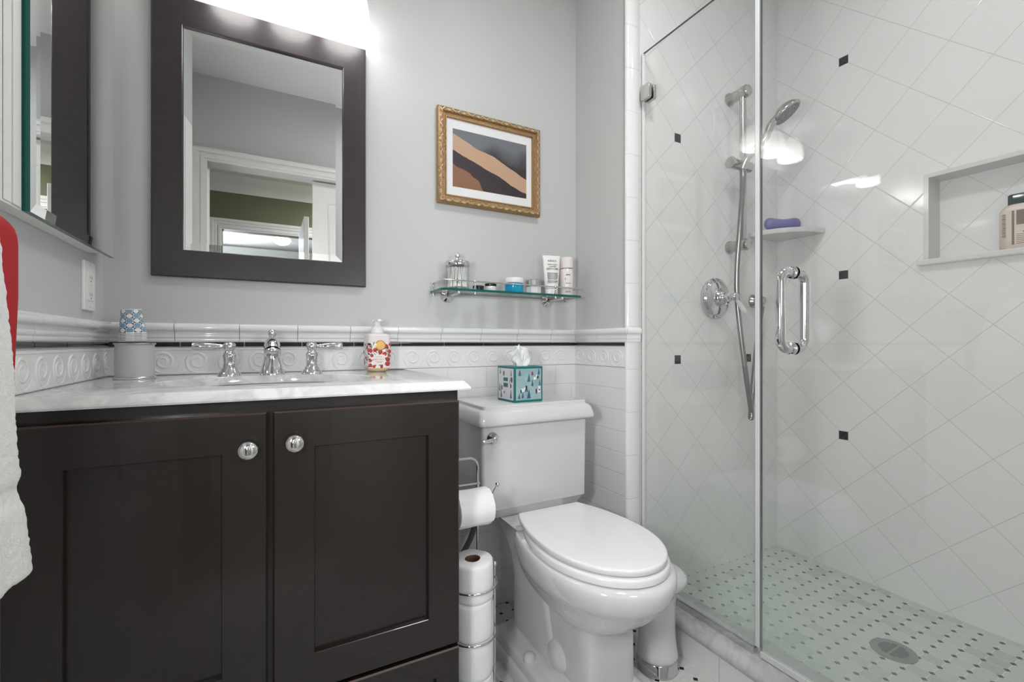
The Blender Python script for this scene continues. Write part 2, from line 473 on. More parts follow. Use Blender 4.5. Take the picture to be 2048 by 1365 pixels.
# white panelled pocket door partly drawn
bm = new(); yy = YF - .045
box(bm, .252, .46, yy - .035, yy, .01, DH - .012)
for z0, z1 in ((.2, .9), (1.0, 1.88)):
    rect_loft(bm, [(.345, .44, z0, z1, yy + .001), (.345, .44, z0, z1, yy + .004), (.357, .428, z0 + .012, z1 - .012, yy + .0005)], False, True)
d1 = struct('door_1', bm, M['trimw'], smooth=0)
# hall beyond
HY = -1.85
bm = new(); box(bm, -2.2, 2.4, -5.4, -.25, -.08, 0); struct('floor_hall', bm, M['floor_hall'], smooth=0)
bm = new(); box(bm, -2.2, 2.4, HY, -.20, 2.5, 2.56); struct('ceiling_hall', bm, M['ceil'], smooth=0)
bm = new(); box(bm, -2.2, 2.4, -5.4, HY - .1, 2.5, 2.56); struct('ceiling_bedroom', bm, M['ceil'], smooth=0)
EX0, EX1 = -.371, .62
bm = new(); box(bm, -2.2, EX0, HY - .1, HY, 0, 2.5); box(bm, EX1, 2.4, HY - .1, HY, 0, 2.5); box(bm, EX0, EX1, HY - .1, HY, 2.02, 2.5)
struct('wall_hall', bm, M['green'], smooth=0)
bm = new(); box(bm, -2.3, -2.2, -5.4, -.2, 0, 2.5); struct('wall_hall_left', bm, M['green'], smooth=0)
bm = new(); box(bm, 2.4, 2.5, -5.4, -.2, 0, 2.5); struct('wall_hall_right', bm, M['green'], smooth=0)
bm = new(); box(bm, -2.2, XL - .1, -.2, -.1, 0, 2.5); box(bm, 1.26, 2.4, -.2, -.1, 0, 2.5); struct('wall_hall_near', bm, M['green'], smooth=0)
bm = new(); box(bm, -2.3, 2.5, -5.5, -5.4, 0, 2.5); struct('wall_bedroom', bm, M['ceil'], smooth=0)
casing('trim_4', EX0, EX1, 2.02, HY, 1, .095)
bm = new()   # crown moulding
prof = [(0, 2.36), (.012, 2.36), (.02, 2.38), (.03, 2.40), (.06, 2.45), (.085, 2.475), (.09, 2.5), (0, 2.5)]
loft(bm, [[(x, HY + a, z) for a, z in prof] for x in (-2.2, 2.4)]); struct('trim_5', bm, M['trimw'])
bm = new(); box(bm, .26, .298, HY + .04, -1.08, .01, 2.03); struct('door_2', bm, M['trimw'], smooth=0, bevel=.003)

# ------------------------------------------------------------------ wainscot on back, left and stub walls
TT = .009                                          # tile thickness
bm = new(); box(bm, XL, XR - TT, YB - TT, YB, 0, .891); struct('trim_6', bm, M['subway_x'], smooth=0)
bm = new(); box(bm, XR - TT, XR, YS + .004, YB, 0, .891); struct('trim_7', bm, M['subway_y'], smooth=0)
YL0 = .35                                          # near end of the left run
bm = new(); box(bm, XL, XL + TT, YL0, YB - TT, 0, .891); struct('trim_8', bm, M['subway_y'], smooth=0)
# scroll frieze
def scroll_pts():
    pts = []
    r0, r1 = .004, .0265
    n = 44
    for i in range(n + 1):                          # from the eye outwards, 1.9 turns, ending at the lower left
        t = i / n; a = R(250 - 690 * (1 - t)) ; r = r0 + (r1 - r0) * t ** .85
        pts.append((r * math.cos(-a) * -1, r * math.sin(a) + .002))
    return pts
def scroll_unit():
    out = []
    for i in range(41):                             # spiral
        t = i / 40; ang = 180 - 200 + 640 * (1 - t)
        r = .0255 - .021 * (1 - t)
        a = R(ang)
        out.append((.0135 + r * math.cos(a) , .003 + r * math.sin(a)))
    x, z = out[-1]
    return out
def frieze(name, place, a0, a1, z0=.891, z1=.9665):
    """place(a, depth, z) -> world point ; strip plus raised running scrolls, one tile every two scrolls"""
    bm = new(); U = .0762; n = int(round((a1 - a0) / U)); 
    loft(bm, [[place(a, d, z) for d, z in ((0, z0), (TT, z0 + .001), (TT, z1 - .001), (0, z1))] for a in (a0, a1)])
    for (b0, b1) in ((z0 + .002, z0 + .007), (z1 - .008, z1 - .003)):
        loft(bm, [[place(a, d, z) for d, z in ((TT - .001, b0), (TT + .0014, b0 + .001), (TT + .0014, b1 - .001), (TT - .001, b1))] for a in (a0, a1)])
    zc = (z0 + z1) / 2
    for k in range(n):
        c = a0 + (k + .5) * U
        sp = []
        for i in range(46):                         # spiral  wound out from the eye
            t = i / 45; a = R(-60 + 620 * t); r = .0035 + .0225 * t ** .9
            sp.append((c + .004 + r * math.cos(a), zc + r * math.sin(a)))
        # leave at angle 560 = 200 deg (left), sweep down to the next wave's foot
        x, z = sp[-1]
        sp += [(x + .0015, z - .008), (x + .007, z - .016), (x + .017, z - .0225), (x + .032, z - .0245), (x + .046, z - .021), (x + .056, z - .011), (x + .0615, z + .002)]
        pts = [place(p, TT + .0002, zz) for p, zz in sp]
        rr = [.0012 + .0026 * min(1, i / 22) for i in range(len(pts))]
        for i in range(6): rr[-1 - i] = .0036 - .0004 * (5 - i)
        t0 = len(bm.verts); tube(bm, pts, rr, 8)
        bm.verts.ensure_lookup_table()
        o0 = Vector(place(0, 0, 0)); dd = Vector(place(0, 1, 0)) - o0
        for v in bm.verts[t0:]:                     # flatten to a low relief
            dep = (v.co - o0).dot(dd) - TT
            v.co -= dd * dep * .50
    return struct(name, bm, M['glaze'], smooth=60)
pb = lambda a, d, z: (a, YB - d, z)
pl = lambda a, d, z: (XL + d, a, z)
pr = lambda a, d, z: (XR - d, a, z)
frieze('trim_9', pb, XL + TT, XR - TT)
frieze('trim_10', pl, YL0, YB - TT)
frieze('trim_11', pr, YS + .004, YB - TT)
# tile joints of the frieze and the black liner, built as separate short tiles
def liner(name, place, a0, a1, pitch=.1524):
    bm = new(); n = int(math.ceil((a1 - a0) / pitch - .05))
    for k in range(n):
        s, e = a0 + k * pitch + .0012, min(a0 + (k + 1) * pitch - .0012, a1)
        prof = [(0, .9685), (TT + .001, .9685), (TT + .004, .9715), (TT + .004, .9775), (TT + .001, .981), (0, .981)]
        loft(bm, [[place(a, d, z) for d, z in prof] for a in (s, e)])
    return struct(name, bm, M['black_tile'], smooth=50)
liner('trim_12', pb, XL + .012, XR - .013); liner('trim_13', pl, YL0, YB - .013); liner('trim_14', pr, YS + .006, YB - .013)
bm = new()
for place, a0, a1 in ((pb, XL, XR), (pl, YL0, YB), (pr, YS, YB)):
    loft(bm, [[place(a, d, z) for d, z in ((0, .966), (TT, .966), (TT, .9835), (0, .9835))] for a in (a0, a1)])
struct('trim_15', bm, M['grout'], smooth=0)
# chair rail
RAIL = [(0, .983), (.010, .983), (.0115, .987), (.0105, .991), (.0125, .9935), (.0145, .998), (.0135, 1.002), (.0125, 1.004), (.0135, 1.0075), (.015, 1.0105),
        (.0215, 1.0125), (.0245, 1.0165), (.0255, 1.022), (.0235, 1.028), (.0185, 1.032), (.011, 1.034), (0, 1.034)]
def rail(name, place, a0, a1, m0=0, m1=0):
    """m0/m1 : mitre slope at each end (+1 the end moves inwards with depth)"""
    bm = new(); n = max(1, int((a1 - a0) / .1524)); cuts = [a0] + [a0 + (k + 1) * .1524 for k in range(n)] 
    cuts = [c for c in cuts if c < a1 - .02] + [a1]
    for s, e in zip(cuts, cuts[1:]):
        g0 = .0006
        A = [place((s + m0 * d) if s == a0 else s + g0, d, z) for d, z in RAIL]
        B = [place((e - m1 * d) if e == a1 else e - g0, d, z) for d, z in RAIL]
        loft(bm, [A, B])
    return struct(name, bm, M['glaze'], smooth=50)
rail('trim_16', pb, XL, XR, 1, 1); rail('trim_17', pl, YL0, YB, 0, 1); rail('trim_18', pr, YS, YB, -1, 1)
# bullnose column round the end of the stub wall, rail returned on it
bm = new()
prof = [(XR - TT - .001, YS + .004), (XR - TT - .001, YS - .001), (XR - TT + .002, YS - .006), (XR - TT + .007, YS - .009), (XR + .046, YS - .009), (XR + .05, YS - .005), (XR + .05, YS + .02)]
loft(bm, [[(x, y, z) for x, y in prof] for z in (0, H)]); struct('trim_19', bm, M['bullnose'], smooth=50)
bm = new()
loft(bm, [[(XR - TT + .004 - d * .9 + .0, YS - .006 - d * .55, z) for d, z in RAIL], [(XR + .048, YS - .006 - d * .55, z) for d, z in RAIL]])
struct('trim_20', bm, M['glaze'], smooth=50)

# ------------------------------------------------------------------ shower curb
CF, CZ = 1.14, .118
bm = new(); box(bm, CF, 1.262, -.08, YS - .009, 0, CZ - .03)
struct('trim_21', bm, M['curb_tile'], smooth=0)
bm = new()
prof = [(CF - .006, .083), (CF - .010, .088), (CF - .010, .098), (CF - .004, .108), (CF + .006, .113), (CF + .012, .1165), (CF + .02, CZ), (1.268, CZ), (1.276, CZ - .006), (1.276, .086), (1.262, .083)]
loft(bm, [[(x, y, z) for x, z in prof] for y in (-.08, YS - .009)])
struct('trim_22', bm, M['marble_curb'], smooth=40)

# ================================================================== SHOWER GLASS
GY, GTOP = .790, 2.02
def pane(bm, y0, y1, z0, z1, t=.008, x=XG, edge=1):
    fs = box(bm, x - t / 2, x + t / 2, y0, y1, z0, z1)
    for f in fs:
        f.normal_update()
        if abs(f.normal.x) < .5: f.material_index = edge
t = thing('shower_screen', 'fixed clear glass shower panel clamped to the tile beside the toilet', 'shower screen', (XG, (GY + YS) / 2, CZ))
def L(o, parent):
    o.location = -parent.location; return o
bm = new(); pane(bm, GY + .011, YS - .006, .134, GTOP)
M['edge'] = mat('polished_glass_edge', (.07, .09, .085), .1)
L(obj('glass_pane', bm, M['glass'], t, smooth=0, mats=[M['edge']]), t)
bm = new(); box(bm, XG - .010, XG + .010, GY + .0115, YS - .009, CZ, .142); L(obj('bottom_channel', bm, M['chrome'], t, smooth=0, bevel=.0015), t)
bm = new()
for z in (1.868,):
    for s in (-1, 1):
        a, b = (XG - .018, XG - .0045) if s < 0 else (XG + .0045, XG + .018)
        loft(bm, [[(x, y, zz) for (y, zz, _) in rrect(YS - .052, YS - .009, z - .026, z + .026, .008, 0)] for x in (a, b)])
L(obj('wall_clamp', bm, M['brushed'], t, bevel=.001), t)
bm = new(); box(bm, XG - .006, XG + .006, YS - .0095, YS - .006, CZ + .02, GTOP); L(obj('silicone_seal', bm, M['whiteplastic'], t, smooth=0), t)

t = thing('shower_door', 'frameless glass shower door with a looped chrome pull handle', 'shower door', (XG, GY, CZ))
bm = new(); pane(bm, .045, GY - .006, .132, GTOP); L(obj('glass_pane', bm, M['glass'], t, smooth=0, mats=[M['edge']]), t)
M['seal'] = mat('clear_vinyl_seal', (.60, .61, .60), .2)
bm = new(); box(bm, XG - .006, XG + .006, GY - .003, GY + .010, .142, GTOP); L(obj('edge_seal', bm, M['seal'], t, smooth=0, bevel=.0015), t)
bm = new(); box(bm, XG - .007, XG + .007, .045, GY - .006, CZ + .002, .136); L(obj('bottom_sweep', bm, M['seal'], t, smooth=0, bevel=.001), t)
hy, hz0, hz1, hr = .700, .964, 1.160, .0118
for s in (-1, 1):
    bm = new(); ex = XG + s * .052; rr = .026
    path = [(XG + s * .006, hy, hz0), (ex - s * rr, hy, hz0)]
    for i in range(1, 9):
        a = R(90 * i / 8); path.append((ex - s * rr + s * rr * math.sin(a), hy, hz0 + rr - rr * math.cos(a)))
    for i in range(0, 9):
        a = R(90 * i / 8); path.append((ex - s * rr + s * rr * math.cos(a), hy, hz1 - rr + rr * math.sin(a)))
    path.append((XG + s * .006, hy, hz1))
    tube(bm, path, hr, 16)
    for z in (hz0, hz1):
        lathe(bm, [(.0165, XG + s * .0045), (.0165, XG + s * .009), (.013, XG + s * .011)], 20, (0, hy, z), 'x')
    L(obj('pull_handle', bm, M['chrome'], t, smooth=40), t)

# ================================================================== VANITY
CT = .891; FY = .990          # counter height, door face
t = thing('vanity_cabinet', 'dark espresso bathroom vanity cabinet under the marble top', 'cabinet', (.007, 1.28, 0))
bm = new(); cxl, cxr, cyb = XL + TT + .001, .393, YB - TT - .001
for a, b in ((cxl, cxl + .018), (cxr - .018, cxr)): box(bm, a, b, FY + .040, cyb - .012, 0, .869)
box(bm, cxl, cxr, cyb - .012, cyb, .09, .869); box(bm, cxl + .018, cxr - .018, FY + .040, cyb - .012, .085, .10)
for z0_, z1_ in ((.835, .869), (.262, .302), (.09, .112)): box(bm, cxl, cxr, FY + .020, FY + .040, z0_, z1_)
for z0_, z1_ in ((.302, .835), (.112, .262)):
    box(bm, -.035, .05, FY + .020, FY + .040, z0_, z1_); box(bm, cxl, cxl + .05, FY + .020, FY + .040, z0_, z1_); box(bm, cxr - .05, cxr, FY + .020, FY + .040, z0_, z1_)
box(bm, cxl + .018, cxr - .018, FY + .075, FY + .09, 0, .085)
L(obj('body', bm, M['espresso'], t, smooth=0, doubles=False), t)
def shaker(x0, x1, z0, z1, name, kn, st=.073):
    bm = new(); y0, y1 = FY, FY + .019
    rect_loft(bm, [(x0, x1, z0, z1, y1), (x0, x1, z0, z1, y0 + .003), (x0 + .003, x1 - .003, z0 + .003, z1 - .003, y0),
                   (x0 + st, x1 - st, z0 + st, z1 - st, y0), (x0 + st + .001, x1 - st - .001, z0 + st + .001, z1 - st - .001, y0 + .0015),
                   (x0 + st + .002, x1 - st - .002, z0 + st + .002, z1 - st - .002, y0 + .011)], True, True)
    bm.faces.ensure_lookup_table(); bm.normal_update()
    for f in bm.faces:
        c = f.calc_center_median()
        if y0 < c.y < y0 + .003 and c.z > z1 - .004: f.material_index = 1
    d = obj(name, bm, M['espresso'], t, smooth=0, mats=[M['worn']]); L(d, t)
    for kx, kz in kn:
        bm = new()
        lathe(bm, [(.007, 0), (.006, -.004), (.0055, -.010), (.008, -.0135), (.0145, -.0165), (.0175, -.020), (.0172, -.0235), (.013, -.0268), (.007, -.0283), (.001, -.0287)], 28, (0, 0, 0), 'y', mi=0)
        k = obj('knob', bm, M['chrome'], d, smooth=50, loc=(kx, FY, kz)); k['label'] = 'round chrome knob'
    return d
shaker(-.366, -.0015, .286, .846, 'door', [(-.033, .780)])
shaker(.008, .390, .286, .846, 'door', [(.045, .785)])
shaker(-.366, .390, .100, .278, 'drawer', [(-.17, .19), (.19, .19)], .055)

# marble top with an oval cut-out
SX, SY, SA, SB = .010, 1.245, .232, .158
t = thing('marble_countertop', 'white veined marble vanity top with an undermount oval basin', 'countertop', (.01, 1.27, .871))
bm = new(); n = 96
def rect_pt(a, x0, x1, y0, y1):
    dx, dy = math.cos(a), math.sin(a); k = 1e9
    if dx > 1e-9: k = min(k, (x1 - SX) / dx)
    if dx < -1e-9: k = min(k, (x0 - SX) / dx)
    if dy > 1e-9: k = min(k, (y1 - SY) / dy)
    if dy < -1e-9: k = min(k, (y0 - SY) / dy)
    return SX + dx * k, SY + dy * k
cx0, cx1, cy0, cy1 = XL + TT + .001, .404, .993, YB - TT - .001
angs = [2 * PI * i / n for i in range(n)]
for (x, y) in ((cx0, cy0), (cx1, cy0), (cx0, cy1), (cx1, cy1)):
    a = math.atan2(y - SY, x - SX) % (2 * PI); k = min(range(n), key=lambda i: abs(angs[i] - a)); angs[k] = a
def oval(a, s=1.0, z=CT): return (SX + SA * s * math.cos(a), SY + SB * s * math.sin(a), z)
def ring(off, z): return [(*rect_pt(a, cx0, cx1, cy0, cy1), z) for a in angs] if off == 0 else None
def outer(off, z):
    out = []
    for a in angs:
        x, y = rect_pt(a, cx0, cx1, cy0, cy1)
        if abs(x - cx1) < 1e-6: x += off
        if abs(y - cy0) < 1e-6: y -= off
        out.append((x, y, z))
    return out
rings = [[oval(a, 1.0, .8705) for a in angs], [oval(a, 1.0, CT - .002) for a in angs], [oval(a, 1.008, CT) for a in angs], outer(-.002, CT), outer(0, CT - .0012), outer(.0015, CT - .004), outer(.006, CT - .0075),
         outer(.0075, CT - .011), outer(.0105, CT - .013), outer(.012, CT - .017), outer(.0105, CT - .0205), outer(.004, CT - .0215)]
loft(bm, rings + [rings[0]], False, False)
L(obj('slab', bm, M['marble'], t, smooth=40), t)
bm = new()
rings = []
for s, z in ((1.06, .8695), (1.03, .8695), (1.0, .866), (.97, .85), (.90, .81), (.78, .775), (.58, .752), (.3, .742), (.1, .740)):
    rings.append([oval(a, s, z) for a in angs])
loft(bm, rings, False, True)
L(obj('basin', bm, M['porcelain'], t, smooth=60), t)

# faucet
t = thing('faucet', 'chrome widespread faucet behind the oval basin with a bell spout', 'faucet', (.01, 1.46, CT))
bm = new()
lathe(bm, [(.0325, 0), (.0325, .003), (.030, .006), (.0275, .016), (.0265, .018), (.0245, .028), (.021, .042), (.0205, .055), (.0215, .066), (.0215, .080), (.018, .092), (.012, .099)], 36)
# spout nose reaching forward : bell shape falling towards the basin
P = catmull([(0, 0, .080), (0, -.020, .088), (0, -.045, .088), (0, -.068, .079), (0, -.082, .066)], 6)
tube(bm, P, [.0195 - .0015 * math.sin(i / (len(P) - 1) * PI) + .0 * i for i in range(len(P))], 24)
lathe(bm, [(.0195, .0), (.0205, -.004), (.0205, -.008), (.017, -.011), (.014, -.011), (.0135, -.004)], 28, (0, 0, 0), M4=Matrix.Translation((0, -.083, .064)) @ Matrix.Rotation(R(-38), 4, 'X'))
lathe(bm, [(.012, .095), (.0075, .100), (.0075, .106), (.0095, .109), (.0105, .113), (.0105, .119), (.008, .124), (.002, .1255)], 24)
obj('spout', bm, M['chrome'], t, smooth=50)
for s in (-1, 1):
    bm = new(); ox = s * .103
    lathe(bm, [(.0285, 0), (.0285, .003), (.026, .006), (.021, .012), (.0185, .018), (.016, .021), (.0145, .032), (.015, .044), (.0165, .050), (.0165, .055), (.0145, .057), (.0145, .061), (.0115, .063), (.0105, .067)], 32, (ox, 0, 0))
    h = obj('handle', bm, M['chrome'], t, smooth=50)
    bm = new()
    lathe(bm, [(.0095, .064), (.013, .068), (.0155, .074), (.0155, .082), (.013, .087), (.008, .089), (.001, .0895)], 28, (ox, 0, 0))
    lathe(bm, [(.0055, s * .012), (.0055, s * .019), (.007, s * .021), (.0065, s * .025), (.0085, s * .034), (.0108, s * .060), (.0115, s * .078), (.0095, s * .084), (.004, s * .086)], 24, (ox, 0, .0785), 'x')
    obj('lever', bm, M['chrome'], h, smooth=50)

# ================================================================== MIRRORS
t = thing('wall_mirror', 'large mirror in a wide dark wood frame hanging above the basin', 'mirror', (0, YB - .01, 1.16))
x0, x1, z0, z1 = -.277, .279, 1.160, 1.930
bm = new()
rect_loft(bm, [(x0 + .003, x1 - .003, z0 + .003, z1 - .003, YB - .001), (x0, x1, z0, z1, YB - .004), (x0, x1, z0, z1, YB - .017), (x0 + .003, x1 - .003, z0 + .003, z1 - .003, YB - .020),
               (x0 + .068, x1 - .068, z0 + .073, z1 - .077, YB - .020), (x0 + .070, x1 - .070, z0 + .075, z1 - .080, YB - .018), (x0 + .070, x1 - .070, z0 + .075, z1 - .080, YB - .008)], True, False)
# hairline joints between stiles and rails
for xx in (x0 + .0695, x1 - .0695):
    for a, b in ((z0 + .001, z0 + .073), (z1 - .077, z1 - .001)): box(bm, xx - .0005, xx + .0005, YB - .0203, YB - .0195, a, b)
L(obj('frame', bm, M['frame_dark'], t, smooth=0), t)
bm = new(); a = .0205; yb = YB - .0132
rect_loft(bm, [(x0 + .0705, x1 - .0705, z0 + .0755, z1 - .0805, yb + .0012), (x0 + .0705 + a, x1 - .0705 - a, z0 + .0755 + a, z1 - .0805 - a, yb)], False, True)
L(obj('mirror_glass', bm, M['mirror'], t, smooth=0), t)

t = thing('medicine_cabinet', 'white medicine cabinet with a green-edged mirror door on the left wall', 'medicine cabinet', (XL, 1.2, 1.1915))
mz0, mz1 = 1.1915, 1.85
bm = new(); box(bm, XL + .0003, -.352, .55, 1.42, mz0, mz1); L(obj('body', bm, M['trimw'], t, smooth=0, bevel=.001), t)
bm = new(); box(bm, -.3519, -.3512, 1.03, 1.48, mz0 + .004, mz1)
L(obj('door_backing', bm, M['trimw'], t, smooth=0), t)
bm = new(); a = .018; y0, y1 = 1.024, 1.489
v = rect_loft(bm, [(y0, y1, mz0 + .0005, mz1, -.3511), (y0, y1, mz0 + .0005, mz1, -.3412), (y0 + a, y1 - a, mz0 + .0005 + a, mz1 - a, -.3400)], True, True, axis='x')
for f in bm.faces:
    f.normal_update()
    if abs(f.normal.x) < .3: f.material_index = 1
L(obj('mirror_door', bm, M['mirror'], t, smooth=0, mats=[M['greenedge']]), t)
bm = new(); box(bm, -.3515, -.3495, .992, 1.018, mz0 + .004, mz1); box(bm, -.3515, -.3505, .965, .990, mz0 + .004, mz1); box(bm, -.3515, -.3500, .56, .95, mz0 + .012, mz1)
L(obj('side_trim', bm, M['trimw'], t, smooth=0, bevel=.002), t)

# outlet on the left wall
t = thing('wall_outlet', 'white ground-fault socket plate on the left wall above the chair rail', 'electrical outlet', (XL, 1.425, 1.113))
bm = new(); loft(bm, [[(x, p[0], p[1]) for p in rrect(-.037 + i, .037 - i, -.058 + i, .058 - i, .004, 0)] for x, i in ((.0004, 0), (.004, 0), (.006, .002))])
obj('plate', bm, M['whiteplastic'], t, smooth=30)
bm = new(); loft(bm, [[(x, p[0], p[1]) for p in rrect(-.0165, .0165, -.034, .034, .002, 0)] for x in (.005, .0078)]); f = obj('socket_face', bm, M['whiteplastic'], t, smooth=30)
for zc in (.020, -.020):
    for dy in (-.006, .006): bm = new(); box(bm, .0078, .0081, dy - .0008, dy + .0008, zc - .004, zc + .004); obj('slot', bm, M['darkslot'], t, smooth=0)
    bm = new(); box(bm, .0078, .0081, -.0018, .0018, zc - .0105, zc - .0072); obj('slot', bm, M['darkslot'], t, smooth=0)
for zc in (.050, -.050): bm = new(); box(bm, .0060, .0064, -.002, .002, zc - .0005, zc + .0005); obj('screw', bm, M['darkslot'], t, smooth=0)
for zc in (.0035, -.0035): bm = new(); box(bm, .0078, .0090, -.009, .009, zc - .002, zc + .002); obj('button', bm, M['whiteplastic'], t, smooth=0, bevel=.0004)

# ================================================================== FRAMED PICTURE (plain abstract stand-in)
t = thing('picture_frame', 'small ornate gold frame holding a matted painting above the glass shelf', 'picture', (.73, YB, 1.47))
x0, x1, z0, z1, yf = .522, .940, 1.472, 1.813, YB
bm = new()
rect_loft(bm, [(x0 + .002, x1 - .002, z0 + .002, z1 - .002, yf - .001), (x0, x1, z0, z1, yf - .006), (x0, x1, z0, z1, yf - .018), (x0 + .003, x1 - .003, z0 + .003, z1 - .003, yf - .024), (x0 + .009, x1 - .009, z0 + .009, z1 - .009, yf - .0275),
               (x0 + .017, x1 - .017, z0 + .017, z1 - .017, yf - .026), (x0 + .021, x1 - .021, z0 + .021, z1 - .021, yf - .019), (x0 + .027, x1 - .027, z0 + .027, z1 - .027, yf - .018), (x0 + .029, x1 - .029, z0 + .029, z1 - .029, yf - .020), (x0 + .033, x1 - .033, z0 + .033, z1 - .033, yf - .020), (x0 + .036, x1 - .036, z0 + .036, z1 - .036, yf - .010)], True, False)
L(obj('frame', bm, M['gold'], t, smooth=40), t)
bm = new()
def orn(cx, cz, along):
    u = Vector((1, 0, 0)) if along == 'x' else Vector((0, 0, 1)); v = Vector((0, 0, 1)) if along == 'x' else Vector((1, 0, 0))
    c = Vector((cx, yf - .0275, cz))
    for k in (-2, -1, 0, 1, 2):
        d = (u * math.sin(R(k * 32)) + v * math.cos(R(k * 32)))
        tube(bm, [c - v * .006 + d * .001, c - v * .006 + d * .006, c - v * .006 + d * .0105], [.0008, .0016, .0007], 6)
    for s in (-1, 1):
        tube(bm, [c + u * s * (.008 + i * .0022) + v * .004 * math.sin(i * .62) for i in range(11)], [.0006 + .0012 * math.sin(PI * i / 10) for i in range(11)], 6)
for i in range(7):
    f = (i + .5) / 7
    for zz in (z0 + .0115, z1 - .0115): orn(x0 + .01 + f * (x1 - x0 - .02), zz, 'x')
for i in range(6):
    f = (i + .5) / 6
    for xx in (x0 + .0115, x1 - .0115): orn(xx, z0 + .01 + f * (z1 - z0 - .02), 'z')
M['goldhi'] = mat('gold_relief', (.62, .46, .29), .35, .5)
L(obj('carved_relief', bm, M['goldhi'], t, smooth=60), t)
bm = new(); box(bm, x0 + .034, x1 - .034, yf - .012, yf - .009, z0 + .034, z1 - .034); L(obj('mat_board', bm, M['matboard'], t, smooth=0), t)
# soft abstract bands in the painting's colours
m = mat('abstract_painting', (.2, .1, .08), .5); P = coords(m)
n = tex(m, 'Noise', 9, 3); nn = E(m.node_tree, n.outputs[0]) - .5
px0, px1, pz0, pz1 = .580, .882, 1.538, 1.745
u = (P[0] - px0) / (px1 - px0); v = (P[2] - pz0) / (pz1 - pz0)
c = mix(m, ((v - .55) * 3 + nn * 2).max(0).min(1), (.035, .022, .025), (.14, .15, .17))
c = mix(m, (u * -.9 + .42 - v + nn * .6).gt(0), c, (.24, .11, .06))
band = v + (u - .5) * .55 + nn * .16
c = mix(m, (band - .50).abs().lt(.15), c, (.50, .32, .21))
c = mix(m, (band - .27).abs().lt(.085), c, (.028, .018, .022))
setc(m, c); M['painting'] = m
bm = new(); box(bm, px0, px1, yf - .0125, yf - .0119, pz0, pz1); L(obj('painting', bm, m, t, smooth=0), t)

# ================================================================== GLASS SHELF
SZ = 1.1565
t = thing('glass_shelf', 'narrow clear glass shelf with a thin chrome gallery rail below the picture', 'shelf', (.78, YB, SZ))
sx0, sx1, sy0, sy1 = .500, 1.0655, 1.42, YB - .006
bm = new()
poly = [(sx0, sy1), (sx0, sy0 + .012), (sx0 + .012, sy0), (sx1 - .012, sy0), (sx1, sy0 + .012), (sx1, sy1)]
vs = loft(bm, [[(x, y, SZ - .004) for x, y in poly], [(x, y, SZ + .004) for x, y in poly]])
for f in bm.faces:
    f.normal_update()
    if abs(f.normal.z) < .5: f.material_index = 1
L(obj('shelf_pane', bm, M['cleartint'], t, smooth=0, mats=[M['greenedge']]), t)
bm = new(); RZ = SZ + .031; i_ = .006
path = [(sx0 + i_, sy1 - .004, RZ)] + arc((sx0 + i_ + .010, sy0 + i_ + .010, RZ), .010, 180, 270, 5, 'xy') + arc((sx1 - i_ - .010, sy0 + i_ + .010, RZ), .010, 270, 360, 5, 'xy') + [(sx1 - i_, sy1 - .004, RZ)]
tube(bm, path, .0024, 10); L(obj('gallery_rail', bm, M['chrome'], t, smooth=60), t)
for (x, y) in ((sx0 + i_, sy1 - .012), (.618, sy0 + i_), (.943, sy0 + i_), (sx1 - i_, sy1 - .012)):
    bm = new(); lathe(bm, [(.0045, -.012), (.0045, -.009), (.0028, -.008), (.0028, -.0045), (.0052, -.0042), (.0052, -.004)], 16, (x, y, SZ))
    lathe(bm, [(.0055, .004), (.0055, .006), (.003, .009), (.0032, .020), (.0028, .026), (.0048, .0285), (.0052, .031), (.0045, .0345), (.001, .0365)], 16, (x, y, SZ))
    L(obj('rail_post', bm, M['chrome'], t, smooth=50), t)
for x in (.563, .981):
    bm = new()
    lathe(bm, [(.0255, YB - .0005), (.0255, YB - .006), (.023, YB - .010), (.014, YB - .014), (.010, YB - .022)], 28, (x, 0, 1.147), 'y')
    tube(bm, [(x, YB - .018, 1.1455), (x, YB - .115, 1.1475)], .0055, 14)
    sphere(bm, (x, YB - .115, 1.1475), .0062, 14)
    box(bm, x - .006, x + .006, YB - .11, YB - .02, 1.149, 1.1525)
    L(obj('bracket', bm, M['chrome'], t, smooth=50), t)
TOP = SZ + .0042
# swab jar
t = thing('swab_jar', 'fluted clear jar of cotton swabs with a chrome knob lid on the glass shelf', 'jar', (.5785, 1.487, TOP))
bm = new(); n = 64
def fl(r, z, amp=.0016): return [((r + amp * math.cos(16 * 2 * PI * i / n)) * math.cos(2 * PI * i / n), (r + amp * math.cos(16 * 2 * PI * i / n)) * math.sin(2 * PI * i / n), z) for i in range(n)]
loft(bm, [fl(.041, 0, 0), fl(.042, .003, 0), fl(.041, .012, .0), fl(.0395, .015), fl(.0395, .082), fl(.037, .082), fl(.037, .008), ], True, True)
obj('jar_body', bm, M['clear'], t, smooth=60)
bm = new()
lathe(bm, [(.0425, .083), (.0435, .085), (.0435, .096), (.041, .099), (.012, .101), (.006, .104), (.005, .110), (.0045, .113), (.0085, .116), (.0095, .121), (.0085, .126), (.003, .130), (.0005, .1305)], 32)
obj('lid', bm, M['chrome'], t, smooth=50)
bm = new()
for i in range(230):
    a = random.uniform(0, 2 * PI); r = .033 * math.sqrt(random.random()); b = random.uniform(0, 2 * PI)
    p = Vector((r * math.cos(a), r * math.sin(a), .011)); q = Vector((p.x * .8 + .007 * math.cos(b), p.y * .8 + .007 * math.sin(b), random.uniform(.072, .080)))
    d = (q - p)
    tube(bm, [p, p + d * .12, p + d * .16, p + d * .84, p + d * .88, q], [.0024, .0027, .0016, .0016, .0027, .0022], 6)
o = obj('cotton_swabs', bm, M['cotton'], t, smooth=60); o['kind'] = 'stuff'
